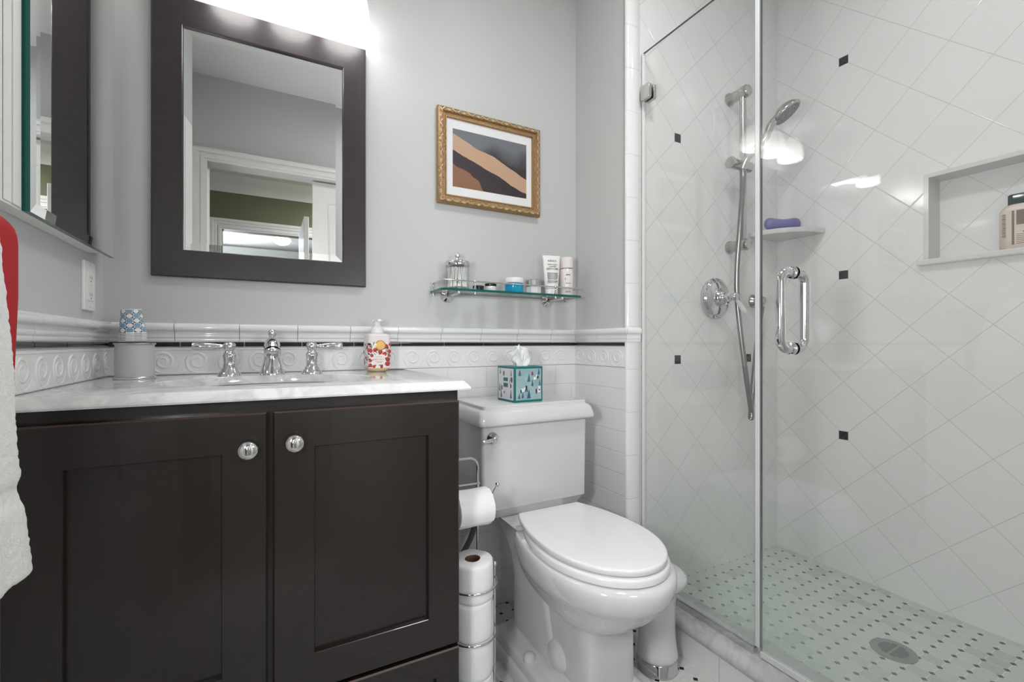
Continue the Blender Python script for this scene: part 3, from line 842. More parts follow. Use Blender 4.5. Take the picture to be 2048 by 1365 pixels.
# low black pot
t = thing('cream_pot', 'low black-lidded cream pot beside the swab jar', 'cosmetic jar', (.652, 1.475, TOP))
bm = new(); lathe(bm, [(.017, 0), (.019, .002), (.019, .009), (.017, .0095)], 28); obj('pot', bm, M['dark'], t, smooth=50)
bm = new(); lathe(bm, [(.0195, .0097), (.02, .011), (.02, .0175), (.0185, .019)], 28); obj('lid', bm, M['dark'], t, smooth=50)
t = thing('cream_pot', 'small clear pot with a black cap left of the blue jar', 'cosmetic jar', (.702, 1.48, TOP))
bm = new(); lathe(bm, [(.018, 0), (.020, .002), (.020, .020), (.018, .0205)], 28); obj('pot', bm, M['creamlid'], t, smooth=50)
bm = new(); lathe(bm, [(.0205, .0207), (.021, .022), (.021, .029), (.0195, .030)], 28); obj('lid', bm, M['dark'], t, smooth=50)
t = thing('cream_jar', 'bright blue glass cream jar with a white lid', 'cosmetic jar', (.7985, 1.482, TOP))
bm = new(); lathe(bm, [(.033, 0), (.0345, .002), (.0345, .035), (.032, .037)], 36); obj('jar_body', bm, M['blue'], t, smooth=50)
bm = new(); lathe(bm, [(.0345, .0372), (.0355, .039), (.0355, .054), (.034, .056), (.001, .0565)], 36); obj('lid', bm, M['whiteplastic'], t, smooth=50)
t = thing('cream_jar', 'clear faceted cream jar with a silver lid right of the blue jar', 'cosmetic jar', (.8805, 1.482, TOP))
bm = new(); lathe(bm, [(.027, 0), (.0295, .002), (.0295, .028), (.027, .030)], 8); obj('jar_body', bm, M['creamlid'], t, smooth=20)
bm = new(); lathe(bm, [(.029, .0302), (.030, .032), (.030, .053), (.028, .055)], 14); obj('lid', bm, M['brushed'], t, smooth=20)
# cleanser tube standing on its cap
t = thing('cleanser_tube', 'white cleanser squeeze tube standing on its cap on the glass shelf', 'tube', (.9615, 1.482, TOP), R(-14))
bm = new()
def sup(a, b, z, n=32): return [(a * math.cos(2 * PI * i / n), b * math.sin(2 * PI * i / n), z) for i in range(n)]
loft(bm, [sup(.0245, .0205, .026), sup(.0262, .0205, .030), sup(.0285, .0185, .060), sup(.0315, .013, .100), sup(.034, .006, .135), sup(.0352, .0018, .147), sup(.0356, .0010, .1545)])
obj('tube_body', bm, M['tubewhite'], t, smooth=60)
bm = new(); loft(bm, [sup(.0235, .0195, 0), sup(.0245, .0205, .002), sup(.0252, .021, .025)]); obj('cap', bm, M['tubewhite'], t, smooth=50)
def ty(z):
    K = [(.030, .0205), (.060, .0185), (.100, .013), (.135, .006), (.147, .0018)]
    for (a, p), (b, q) in zip(K, K[1:]):
        if z <= b: return -(p + (q - p) * (z - a) / (b - a)) - .0007
    return -.003
tilt = lambda z: (R(90 - 11), 0, 0)
text("KIEHL'S", .0105, (0, ty(.133), .133), tilt(0), M['ink'], t)
text("ULTRA FACIAL", .0062, (0, ty(.119), .119), tilt(0), M['ink'], t)
text("CLEANSER", .0062, (0, ty(.111), .111), tilt(0), M['ink'], t)
bm = new()
for i, (zz, w_) in enumerate(((.104, .022), (.100, .023), (.086, .021), (.082, .020), (.078, .021), (.074, .021), (.070, .020), (.066, .020), (.062, .014), (.056, .020), (.052, .020), (.048, .012))):
    box(bm, -w_ if zz > .09 else -.021, w_ if zz > .09 else w_, ty(zz) - .0002, ty(zz) + .004, zz - .0005, zz + .0006)
obj('printed_lines', bm, M['ink'], t, smooth=0)
# pink bottle
t = thing('lotion_bottle', 'pale pink cylindrical lotion bottle at the right end of the glass shelf', 'bottle', (1.030, 1.478, TOP), R(-22))
bm = new(); lathe(bm, [(.0235, 0), (.0255, .002), (.0255, .104), (.0245, .105)], 36); obj('bottle_body', bm, M['pinkish'], t, smooth=50)
bm = new(); lathe(bm, [(.0245, .1052), (.0245, .108), (.0255, .1085), (.0255, .1095), ], 36); obj('collar', bm, M['brushed'], t, smooth=50)
bm = new(); lathe(bm, [(.0252, .1097), (.0252, .148), (.024, .151), (.001, .152)], 36); obj('cap', bm, M['pinkish'], t, smooth=50)
text("DIOR", .0085, (0, -.0262, .016), (R(90), 0, 0), M['ink'], t)
bm = new(); box(bm, -.008, .008, -.0262, -.024, .080, .0835); box(bm, -.010, .010, -.0262, -.0235, .048, .0495); box(bm, -.0115, -.0105, -.0255, -.022, .062, .070); obj('printed_mark', bm, M['brownprint'], t, smooth=0)

# ================================================================== CUP HOLDER + CUPS
t = thing('cup_holder', 'frosted round cup holder with chrome rims in the counter corner', 'cup holder', (-.2885, 1.425, CT))
bm = new()
lathe(bm, [(.0385, .004), (.0385, .0845), (.036, .0845), (.036, .006)], 40); obj('cylinder', bm, M['frost'], t, smooth=50)
bm = new(); lathe(bm, [(.041, 0), (.0425, .002), (.0425, .0045), (.041, .006), (.0385, .0062)], 40); obj('base_ring', bm, M['chrome'], t, smooth=50)
bm = new(); lathe(bm, [(.0388, .0835), (.0412, .0842), (.0418, .086), (.0408, .0875), (.028, .088), (.027, .0875), (.027, .0862), (.0385, .0862)], 40, cap0=False, cap1=False); obj('top_ring', bm, M['brushed'], t, smooth=50)
m = mat('oval_pattern_paper', (.8, .8, .8), .5)
tt_ = m.node_tree; uvn = tt_.nodes.new('ShaderNodeUVMap'); uvn.uv_map = 'UVMap'; sp = tt_.nodes.new('ShaderNodeSeparateXYZ'); tt_.links.new(uvn.outputs[0], sp.inputs[0])
U = E(tt_, sp.outputs[0]) * 10; V = E(tt_, sp.outputs[1]) * 5
fu = U - U.floor() - .5; fv = V - V.floor() - .5
par = U.floor() + V.floor(); par = par - (par / 2).floor() * 2
el = (fu * fu + fv * fv)
sq = fu.abs().max(fv.abs()).lt(.43) * (fu.abs() + fv.abs()).lt(.70)
cA = mix(m, el.lt(.19), (.02, .03, .09), (.80, .78, .76))
cB = mix(m, sq, (.75, .78, .8), (.20, .34, .46))
setc(m, mix(m, par, cA, cB)); M['cup'] = m
def cup(z, label, tiltx):
    c = thing('paper_cup', label, 'paper cup', (-.2885 - .004, 1.425, CT + z), 0, 'upside-down paper cups stacked in the holder')
    c.rotation_euler = (0, tiltx, 0)
    bm = new(); lathe(bm, [(.0262, .0026), (.0205, .0578), (.0195, .0578), (.0192, .055), (.0250, .0026)], 40, cap0=False, cap1=False, uv=(.0026, .060)); obj('cup_wall', bm, M['cup'], c, smooth=50)
    bm = new(); tube(bm, [(.0264 * math.cos(2 * PI * i / 40), .0264 * math.sin(2 * PI * i / 40), .0014) for i in range(40)], .0014, 8, closed=True)
    obj('rolled_rim', bm, M['whiteplastic'], c, smooth=50)
    bm = new(); lathe(bm, [(.0204, .0575), (.0206, .0595), (.0198, .0595), (.0194, .0565), (.0192, .0562), (.002, .0562)], 40, cap0=False, cap1=True); obj('cup_bottom', bm, M['whiteplastic'], c, smooth=50)
cup(.0915 + 5 * .0037, 'topmost upside-down blue oval-patterned paper cup of the stack', R(-3))
for i in range(5):
    cup(.0915 + i * .0037, ['lowest', 'second lowest', 'third lowest', 'third from the top', 'second from the top'][i] + ' paper cup in the upside-down stack, only its rim showing', R(-3))

# ================================================================== SOAP
t = thing('soap_dispenser', 'foaming soap bottle with a cherry label and white pump beside the basin', 'soap bottle', (.300, 1.462, CT))
m = mat('cherry_label', (.8, .78, .75), .4)
vo = tex(m, 'Voronoi', 62); vd = E(m.node_tree, vo.outputs['Distance'])
no = tex(m, 'Noise', 90, 2); wv = tex(m, 'Noise', 48, 2)
t1 = m.node_tree; sc_ = t1.nodes.new('ShaderNodeSeparateColor'); t1.links.new(vo.outputs['Color'], sc_.inputs[0]); rnd = E(t1, sc_.outputs[0])
stem_ = (E(t1, wv.outputs[0]) - .5).abs().lt(.018)
cc = mix(m, stem_, (.80, .77, .74), (.05, .10, .05))
cc = mix(m, (E(t1, no.outputs[0])).gt(.60), cc, (.10, .04, .03))
setc(m, cc); M['cherry'] = m
def rsq(h, r, z, n=6): return rrect(-h, h, -h, h, r, z, n)
bm = new(); hw = .034
loft(bm, [rsq(hw - .010, .02, 0), rsq(hw - .007, .022, .001), rsq(hw, .012, .0115), rsq(hw, .012, .012)], True, False); obj('bottle_foot', bm, M['amber'], t, smooth=60)
bm = new(); loft(bm, [rsq(hw, .012, .012), rsq(hw, .012, .110), rsq(hw - .003, .013, .115), rsq(hw - .008, .016, .118), rsq(hw - .014, .018, .1185)], True, True); obj('bottle_body', bm, M['pinkish'], t, smooth=60)
t.rotation_euler = (0, 0, R(4))
M['cherryred'] = mat('cherry_red', (.42, .02, .02), .35)
bm = new(); loft(bm, [rsq(hw + .0006, .0125, .0115), rsq(hw + .0006, .0125, .0875)], False, False); n0 = len(bm.faces)
for x, z, q_ in ((-.030, .066, .0065), (-.0155, .0665, .0070), (.001, .0605, .0078), (.018, .0775, .0078), (.0285, .062, .0062), (.014, .054, .0075), (-.0245, .050, .0055), (.0225, .038, .0072), (.0225, .024, .0080), (-.0295, .020, .0060), (-.018, .0165, .0055), (.005, .0155, .0055), (.029, .049, .0042), (-.0285, .034, .0045), (.0305, .083, .0040)):
    sphere(bm, (x, -hw - .0004, z), q_, 14, (1, .08, 1))
for y, z, q_ in ((.02, .06, .007), (-.012, .04, .008), (.012, .025, .007), (-.02, .075, .007), (.0, .082, .005)):
    for s_ in (-1, 1): sphere(bm, (s_ * (hw + .0004), y, z), q_, 14, (.08, 1, 1))
bm.faces.ensure_lookup_table()
for f in bm.faces[n0:]: f.material_index = 1
for x, z, dx, dz in ((-.022, .080, .006, .012), (-.008, .056, -.006, .006), (.006, .068, .010, .002), (.022, .066, .004, .012), (.010, .044, .012, -.004), (-.026, .058, .003, .010), (.028, .030, .002, .012)):
    tube(bm, [(x, -hw - .0006, z), (x + dx * .5, -hw - .0008, z + dz * .6), (x + dx, -hw - .0006, z + dz)], [.0004, .0014, .0003], 6, mi=2)
obj('printed_label', bm, M['cherry'], t, smooth=60, mats=[M['cherryred'], M['leafgreen']])
bm = new(); box(bm, -.020, .015, -hw - .0016, -hw - .0003, .0215, .052); obj('paper_card', bm, M['cream'], t, smooth=0)
text('Black Cherry', .0058, (-.0025, -hw - .0017, .038), (R(90), 0, 0), M['inkred'], t, ext=.0001)
bm = new()
for zz, w_ in ((.0455, .010), (.031, .012), (.028, .007)): box(bm, -.0025 - w_, -.0025 + w_, -hw - .0018, -hw - .001, zz - .0004, zz + .0004)
obj('printed_lines', bm, M['ink'], t, smooth=0)
bm = new(); lathe(bm, [(.0155, -hw - .0005), (.0155, -hw - .0022), (.0135, -hw - .0030), (.013, -hw - .0022), (.001, -hw - .0022)], 32, (.001, 0, .081), 'y'); obj('gold_seal', bm, M['goldseal'], t, smooth=40)
bm = new(); lathe(bm, [(.0195, .1187), (.0202, .122), (.0202, .126), (.018, .134), (.013, .140), (.0105, .1415), (.0105, .157), (.0115, .160), (.010, .163), (.003, .166)], 32)
loft(bm, [[(s * wd * .5, y, z + s2 * th) for s, s2 in ((-1, -1), (1, -1), (1, 1), (-1, 1))] for y, wd, z, th in ((.012, .018, .161, .004), (-.006, .020, .1615, .004), (-.028, .010, .1575, .0028))])
loft(bm, [[(x, y * .9, z + s2) for y, s2 in ((-.006, -.001), (.006, -.001), (.004, .002), (-.004, .002))] for x, z in ((-.0165, .156), (-.008, .160), (.008, .160), (.0165, .156))])
obj('pump', bm, M['whiteplastic'], t, smooth=50)

# ================================================================== TOILET
TX = .777
t = thing('toilet', 'white two-piece toilet with stepped foot between the vanity and the shower', 'toilet', (TX, 1.1, 0))
def rr2(x0, x1, y0, y1, r, z): return rrect(x0, x1, y0, y1, r, z, 7)
bm = new(); tx0, tx1, ty0, ty1 = .580, .981, 1.285, 1.525
loft(bm, [rr2(tx0 + .022, tx1 - .022, ty0 + .024, ty1, .012, .4215), rr2(tx0 + .006, tx1 - .006, ty0 + .007, ty1, .012, .4510), rr2(tx0 + .003, tx1 - .003, ty0 + .003, ty1, .012, .4530), rr2(tx0, tx1, ty0, ty1, .013, .724)])
L(obj('tank', bm, M['porcelain'], t, smooth=28), t)
bm = new(); lx0, lx1, ly0, ly1 = .564, 1.000, 1.264, 1.532
LP = [(.016, .7215), (.002, .7215), (-.001, .724), (-.0025, .730), (0, .740), (.003, .752), (.0075, .762), (.012, .767), (.0165, .769), (.0185, .7705), (.0190, .776), (.0195, .7805), (.0215, .782)]
loft(bm, [rr2(lx0 + i, lx1 - i, ly0 + i, ly1, .016, z) for i, z in LP]); L(obj('tank_lid', bm, M['porcelain'], t, smooth=50), t)
bm = new(); lathe(bm, [(.0195, ty0 + .002), (.0195, ty0 - .004), (.016, ty0 - .008), (.010, ty0 - .012), (.009, ty0 - .020), (.006, ty0 - .023)], 28, (.6155, 0, .682), 'y')
lx = [(.6155, ty0 - .017, .682), (.603, ty0 - .021, .6805), (.588, ty0 - .023, .6795), (.574, ty0 - .022, .679)]
tube(bm, lx, [.006, .0065, .0055, .0042], 12); L(obj('flush_lever', bm, M['chrome'], t, smooth=50), t)

def egg(W, yf, yb, bw, z, ymf=.215, n=26, sq=2.0):
    ym = yf + ymf; P = []
    m_ = 10
    for i in range(m_):                              # right side, back to widest
        s = 1 - i / m_; P.append((TX + W - (W - bw) * s ** 2.2, ym + (yb - ym) * s, z))
    for i in range(n + 1):                           # round the front
        a = PI * i / n; c, s = math.cos(a), math.sin(a)
        P.append((TX + W * math.copysign(abs(c) ** (2 / sq), c), ym - (ym - yf) * abs(s) ** (2 / sq), z))
    for i in range(1, m_ + 1):
        s = i / m_; P.append((TX - W + (W - bw) * s ** 2.2, ym + (yb - ym) * s, z))
    return P
bm = new()
B = [(.080, .903, 1.12, .080, .045, 6), (.083, .900, 1.14, .083, .060, 6), (.0815, .903, 1.14, .0815, .235, 6), (.083, .900, 1.14, .083, .252, 5.5), (.090, .888, 1.15, .086, .262, 4), (.108, .862, 1.16, .095, .272, 3),
     (.130, .832, 1.17, .108, .290, 2.4), (.142, .806, 1.18, .118, .312, 2.15), (.155, .784, 1.185, .125, .338, 2.05), (.160, .775, 1.19, .126, .350, 2), (.163, .770, 1.19, .128, .354, 2), (.167, .757, 1.195, .132, .372, 2),
     (.170, .751, 1.195, .134, .392, 2), (.170, .751, 1.195, .134, .408, 2), (.167, .756, 1.192, .132, .4175, 2), (.164, .765, 1.188, .130, .421, 2), (.10, .86, 1.16, .08, .4215, 2)]
loft(bm, [egg(W, yf, yb, bw, z, .215 if z > .3 else .12 + (z > .26) * .04, sq=sq) for W, yf, yb, bw, z, sq in B])
# deck under the tank and the narrowing body behind the bowl
def dk(h, y0, y1, z, r=.03): return rr2(TX - h, TX + h, y0, y1, r, z)
loft(bm, [dk(.090, 1.05, 1.30, .04), dk(.090, 1.05, 1.30, .15), dk(.090, 1.08, 1.30, .25), dk(.090, 1.10, 1.32, .31), dk(.092, 1.12, 1.35, .345), dk(.096, 1.14, 1.385, .372), dk(.103, 1.15, 1.41, .393), dk(.110, 1.16, 1.43, .405), dk(.118, 1.17, 1.445, .412), dk(.122, 1.18, 1.45, .416), dk(.122, 1.18, 1.45, .4205)])
# stepped foot
loft(bm, [rr2(TX - .150, TX + .150, .850, 1.345, .02, .0), rr2(TX - .150, TX + .150, .850, 1.345, .02, .028), rr2(TX - .146, TX + .146, .854, 1.341, .02, .035), rr2(TX - .138, TX + .138, .862, 1.333, .02, .038), rr2(TX - .138, TX + .138, .862, 1.333, .02, .060),
          rr2(TX - .134, TX + .134, .866, 1.330, .02, .066), rr2(TX - .118, TX + .118, .876, 1.325, .02, .070), rr2(TX - .100, TX + .100, .896, 1.32, .02, .076), rr2(TX - .088, TX + .088, .902, 1.31, .02, .090), rr2(TX - .078, TX + .078, .906, 1.30, .02, .10)])
# trapway swell on each side
for s in (-1, 1):
    sphere(bm, (TX + s * .062, 1.045, .125), .042, 28, (.9, 1.3, 1.15))
L(obj('bowl', bm, M['porcelain'], t, smooth=60), t)
for s in (-1, 1):
    bm = new(); lathe(bm, [(.0175, .0), (.0185, .004), (.017, .014), (.012, .021), (.006, .024), (.001, .0245)], 24, (TX + s * .116, 1.135, .066)); L(obj('bolt_cap', bm, M['porcelain'], t, smooth=50), t)
bm = new()
loft(bm, [egg(.154, .774, 1.172, .110, .4225), egg(.160, .768, 1.175, .113, .425), egg(.161, .767, 1.176, .113, .438), egg(.157, .771, 1.174, .111, .4435), egg(.15, .79, 1.165, .105, .4445)])
for s in (-1, 1): lathe(bm, [(.011, -.022), (.012, -.018), (.012, .018), (.011, .022)], 18, (TX + s * .075, 1.185, .4415), 'x')
L(obj('seat', bm, M['seat'], t, smooth=60), t)
bm = new()
loft(bm, [egg(.146, .782, 1.204, .102, .4480), egg(.1535, .7745, 1.212, .108, .4480), egg(.1555, .7725, 1.214, .109, .4495), egg(.1555, .7725, 1.214, .109, .4590), egg(.1545, .7735, 1.213, .1085, .4615), egg(.152, .776, 1.211, .1065, .4632), egg(.148, .780, 1.207, .103, .4640), egg(.10, .84, 1.16, .07, .4648)])
L(obj('seat_lid', bm, M['seat'], t, smooth=60), t)
# supply hose
bm = new(); tube(bm, catmull([(.635, 1.44, .432), (.632, 1.445, .38), (.615, 1.455, .31), (.585, 1.475, .24), (.575, 1.50, .19)], 8), .0095, 12)
lathe(bm, [(.014, .41), (.015, .432)], 8, (.635, 1.44, 0)); tube(bm, [(.575, 1.50, .18), (.575, 1.541, .18)], .009, 12); lathe(bm, [(.026, YB - TT - .001), (.022, YB - TT - .008)], 20, (.575, 0, .18), 'y')
o = L(obj('supply_hose', bm, M['rubber'], t, smooth=60), t); o['label'] = 'dark rubber supply hose'

# tissue box on the tank lid
t = thing('tissue_box', 'teal cube tissue box printed with snowy trees on the toilet tank', 'tissue box', (.7650, 1.378, .7822), R(3))
hb, hh = .056, .118
bm = new(); box(bm, -hb, hb, -hb, hb, 0, hh); obj('carton', bm, M['teal'], t, smooth=0, bevel=.0012)
def tree(bm, x, z, w_, h_, face='f', mi=1):
    def pt(u, zz, d): return (u, -hb - d, zz) if face == 'f' else (-hb - d, u, zz)
    for k in range(4):
        b0 = z + h_ * (.12 + .2 * k); ww = w_ * (1 - k * .22)
        loft(bm, [[pt(x - ww / 2, b0, d), pt(x + ww / 2, b0, d), pt(x, b0 + h_ * .32, d)] for d in (.0003, .0009)], mi=mi)
    loft(bm, [[pt(x - .0008, z, d), pt(x + .0008, z, d), pt(x + .0004, z + h_ * .3, d), pt(x - .0004, z + h_ * .3, d)] for d in (.0003, .0009)], mi=mi)
def blob(bm, x, z, a, b, face='f', d=.0010, mi=3):
    ring = [(x + a * math.cos(2 * PI * i / 14), z + b * math.sin(2 * PI * i / 14)) for i in range(14)]
    loft(bm, [[(u, -hb - q, v) if face == 'f' else (-hb - q, u, v) for u, v in ring] for q in (.0003, d)], mi=mi)
PM = [M['treeblue'], M['treegrey'], M['snow'], M['figdark'], M['figred'], M['teal']]
bm = new(); box(bm, -hb + .006, hb - .006, -hb - .0005, -hb + .001, .007, hh - .007)
for x, z, w_, h_ in ((.0, .008, .020, .032), (-.024, .012, .011, .022), (.014, .050, .012, .024), (.040, .088, .012, .022)): tree(bm, x, z, w_, h_)
for x, z, w_, h_ in ((.0, .064, .017, .030), (-.036, .086, .016, .022), (-.038, .010, .012, .020), (.044, .052, .011, .020)): tree(bm, x, z, w_, h_, mi=2)
for x, z, a, b in ((.024, .078, .0055, .0055), (.032, .086, .004, .004), (-.024, .040, .007, .006), (-.016, .046, .004, .004), (.041, .036, .0065, .0065), (.042, .047, .0045, .0045)): blob(bm, x, z, a, b)
for x, z, a, b in ((-.010, .048, .0035, .007), (-.031, .036, .0022, .007), (.036, .082, .003, .006), (.030, .034, .0025, .009), (-.007, .038, .0015, .005), (-.0125, .038, .0015, .005)): blob(bm, x, z, a, b, 'f', .0012, 4)
for x, z, a, b in ((.014, .094, .0035, .007), (.042, .0385, .004, .0025)): blob(bm, x, z, a, b, 'f', .0014, 5)
obj('front_print', bm, M['boxblue'], t, smooth=0, mats=PM, doubles=False)
bm = new(); box(bm, -hb - .0005, -hb + .001, -hb + .006, hb - .006, .007, hh - .007)
for y, z, w_, h_ in ((-.030, .009, .012, .026), (.030, .060, .011, .022), (.034, .010, .014, .030)): tree(bm, -y, z, w_, h_, 's')
for y, z, w_, h_ in ((.036, .090, .010, .020), (-.036, .085, .009, .022), (.040, .030, .012, .030)): tree(bm, y, z, w_, h_, 's', 2)
for x, z, a, b in ((-.036, .064, .006, .007), (.020, .033, .006, .006)): blob(bm, x, z, a, b, 's')
for x, z, a, b in ((-.040, .074, .004, .010), (.012, .094, .003, .009), (-.034, .054, .003, .008), (.026, .044, .003, .009)): blob(bm, x, z, a, b, 's', .0012, 4)
blob(bm, .010, .030, .0025, .004, 's', .0013, 5)
for z0_, z1_ in ((.048, .062), (.068, .080)): loft(bm, [[(-hb - d, y, z) for y, z in ((-.014, z0_), (.014, z0_), (.014, z1_), (-.014, z1_))] for d in (.0004, .0012)], mi=6)
obj('side_print', bm, M['boxpink'], t, smooth=0, mats=PM, doubles=False)
# tissue : pleated sheet pulled up out of the slot
bm = new(); NU, NV = 46, 22
for ph, dy, sc2 in ((0, -.008, 1.0), (2.1, .010, .94)):
    rows = []
    for k in range(NV + 1):
        v = k / NV; row = []
        for i in range(NU + 1):
            u = i / NU
            top = .046 + .030 * math.sin(min(1, u / .42) * PI / 2) ** 1.3 - .026 * max(0, (u - .42) / .58) ** 1.6
            pin = .62 + .38 * min(1, v * 1.6)
            x = (-.031 + .066 * u) * pin + .004 * math.sin(v * 4 + ph) + .003 * math.sin(u * 21 + v * 5)
            y = dy * (1 - .5 * v) + (.0035 + .0085 * v) * math.sin(u * 10.5 + v * 2.2 + ph) + .0025 * math.sin(u * 27 - v * 6 + ph)
            row.append((x, y, .115 + top * sc2 * v + .0015 * math.sin(u * 17 + ph)))
        rows.append(row)
    loft(bm, rows, False, False, closed=False)
o = obj('tissue', bm, M['tissue'], t, smooth=80); q = o.modifiers.new('thick', 'SOLIDIFY'); q.thickness = .0008

# ================================================================== PAPER ROLL STAND
SXc, SYc = .478, 1.125
t = thing('paper_roll_stand', 'chrome wire toilet paper stand between the vanity and the toilet', 'toilet paper stand', (SXc, SYc, 0))
bm = new(); wr = .0038
def G(pts): return [(x - SXc, y - SYc, z) for x, y, z in pts]
py = 1.195
P = [(.526, py, .004), (.526, py, .625)] + arc((.500, py, .627), .026, 0, 90, 6)[1:] + arc((.455, py, .627), .026, 90, 180, 6) + [(.429, py, .004)]
tube(bm, G(P), wr, 10)
tube(bm, G([(.429, py, .579), (.532, py, .579)]), wr, 10)
obj('loop_frame', bm, M['chrome'], t, smooth=60)
bm = new(); tube(bm, G([(.429, py - .002, .574), (.429, 1.17, .568), (.429, 1.145, .5585), (.44, 1.14, .5565), (.535, 1.14, .5565), (.545, 1.14, .560), (.561, 1.14, .583)]), .0032, 10); sphere(bm, G([(.562, 1.14, .586)])[0], .0068, 14)
obj('roll_arm', bm, M['chrome'], t, smooth=60)
bm = new()
for px_, py_ in ((.543, 1.120), (.413, 1.120)):
    tube(bm, G([(px_, py_, .004), (px_, py_, .372)]), .0036, 10); sphere(bm, G([(px_, py_, .378)])[0], .0078, 14)
for zz in (.345, .215, .012):
    tube(bm, G([(SXc + .065 * math.cos(a), 1.12 + .065 * math.sin(a), zz) for a in [2 * PI * i / 48 for i in range(48)]]), .0029, 8, closed=True)
tube(bm, G([(.413, 1.12, .006), (.543, 1.12, .006)]), .003, 8); tube(bm, G([(SXc, 1.055, .006), (SXc, py, .006)]), .003, 8)
obj('roll_cage', bm, M['chrome'], t, smooth=60)
def roll(loc, label, rz=0, lying=False, r=.055, ln=.098, tail=False):
    o = thing('toilet_paper_roll', label, 'toilet paper roll', loc, rz, 'toilet paper rolls')
    bm = new(); prof = [(.0205, -ln / 2 + .001), (r - .004, -ln / 2), (r - .001, -ln / 2 + .003), (r, -ln / 2 + .010), (r * 1.005, 0), (r, ln / 2 - .010), (r - .001, ln / 2 - .003), (r - .004, ln / 2), (.0205, ln / 2 - .001)]
    lathe(bm, prof, 48, axis='x' if lying else 'z', cap0=False, cap1=False)
    for v in bm.verts:
        k = v.co.normalized(); s = .0012 * math.sin(v.co.z * 90 + v.co.x * 70) * math.sin(v.co.y * 80)
        v.co += k * s
    if tail:                                        # loose sheet hanging over the front
        if lying:
            loft(bm, [[(x, -r * math.cos(R(a)) - .001, r * math.sin(R(a)) * 1.0 - (0 if a > -8 else .000)) for x in (-ln / 2 + .001, -.01, .02, ln / 2 - .001)] for a in (80, 50, 20, 0, -20, -38)], False, False, closed=False)
        else:
            loft(bm, [[(r * 1.02 * math.cos(R(a)), r * 1.02 * math.sin(R(a)), z + (.004 if a > 300 else 0) * math.sin(z * 60)) for a in (270, 285, 300, 312, 322)] for z in (ln / 2 - .006, .02, -.01, -ln / 2 + .004)], False, False, closed=False)
    obj('paper', bm, M['paper'], o, smooth=60)
    bm = new(); lathe(bm, [(.0206, -ln / 2 + .0015), (.0206, ln / 2 - .0015), (.0194, ln / 2 - .0015), (.0194, -ln / 2 + .0015)], 28, axis='x' if lying else 'z', cap0=False, cap1=False); obj('cardboard_core', bm, M['card'], o, smooth=60)
    return o
roll((.4840, 1.14, .5345 - .0), 'toilet paper roll hanging on the arm of the wire stand', lying=True, r=.049, tail=True)
names = ['bottom toilet paper roll in the wire cage', 'second toilet paper roll from the bottom of the cage', 'third toilet paper roll from the bottom of the cage', 'uppermost caged toilet paper roll with its cardboard core showing']
for i in range(4): roll((SXc, 1.12, .0145 + .049 + i * .0985), names[i], rz=R(20 * i), tail=i in (0, 2, 3))

# white canister with chrome foot beside the curb
t = thing('brush_canister', 'white flared toilet brush canister on a chrome foot next to the shower curb', 'brush holder', (1.040, 1.020, 0))
bm = new(); lathe(bm, [(.060, 0), (.065, .002), (.065, .006), (.061, .010), (.0605, .034), (.057, .037)], 40); obj('chrome_foot', bm, M['chrome'], t, smooth=50)
bm = new(); lathe(bm, [(.057, .0365), (.062, .039), (.063, .047), (.060, .060), (.056, .095), (.0545, .130), (.055, .170), (.059, .225), (.064, .242)], 40); obj('body', bm, M['porcelain'], t, smooth=60)
bm = new(); lathe(bm, [(.064, .2425), (.067, .245), (.077, .252), (.086, .262), (.0885, .273), (.086, .283), (.074, .290), (.040, .296), (.001, .297)], 40); obj('lid', bm, M['porcelain'], t, smooth=60)

# ================================================================== SHOWER FITTINGS
# slide bar
bx, by = 1.668, 1.175
t = thing('slide_bar', 'chrome vertical slide bar on the shower back wall', 'slide bar', (bx, YS, 1.37))
bm = new(); tube(bm, [(bx, by, 1.36), (bx, by, 1.985)], .0125, 24); L(obj('bar', bm, M['brushed'], t, smooth=60), t)
for z in (1.37, 1.976):
    bm = new(); lathe(bm, [(.026, YS - .0005), (.026, YS - .006), (.021, YS - .012), (.020, by + .012), (.024, by), (.024, by - .018), (.020, by - .026), (.008, by - .028)], 28, (bx, 0, z), 'y'); L(obj('wall_mount', bm, M['brushed'], t, smooth=50), t)
bm = new(); hx0 = bx - .080
tube(bm, [(hx0, by - .004, 1.682), (bx + .034, by - .004, 1.682)], .0205, 24); lathe(bm, [(.022, hx0 - .004), (.023, hx0), (.022, hx0 + .006)], 28, (0, by - .004, 1.682), 'x')
L(obj('slider', bm, M['brushed'], t, smooth=50), t)
# hand shower resting in slider
t = thing('hand_shower', 'chrome hand shower held tilted in the slide bar clip', 'hand shower', (bx + .01, by - .045, 1.672))
HX = [Vector((bx - .054, by - .036, 1.648)), Vector((bx - .030, by - .046, 1.70)), Vector((bx + .035, by - .065, 1.77)), Vector((bx + .062, by - .080, 1.835)), Vector((bx + .092, by - .10, 1.876))]
bm = new(); P = catmull(HX, 6); tube(bm, P, [.0105 + .004 * math.sin(PI * i / (len(P) - 1)) for i in range(len(P))], 20); L(obj('handle', bm, M['brushed'], t, smooth=60), t)
hc = HX[-1] + Vector((.012, -.012, -.006)); nd = Vector((.32, -.50, -.80)).normalized()
q = nd.to_track_quat('Z', 'Y').to_matrix().to_4x4()
bm = new(); lathe(bm, [(.008, -.034), (.026, -.030), (.046, -.018), (.056, -.004), (.056, .002), (.053, .004), (.049, .0045)], 36, tuple(hc), M4=q); L(obj('head', bm, M['brushed'], t, smooth=60), t)
bm = new(); lathe(bm, [(.0488, .0046), (.048, .007), (.001, .0078)], 36, tuple(hc), M4=q)
for k in range(3):
    for i in range(6 * (k + 1)):
        a = 2 * PI * i / (6 * (k + 1)); p = q @ Vector(((.014 * (k + 1)) * math.cos(a), .014 * (k + 1) * math.sin(a), .0085)); sphere(bm, tuple(hc + p), .0014, 6)
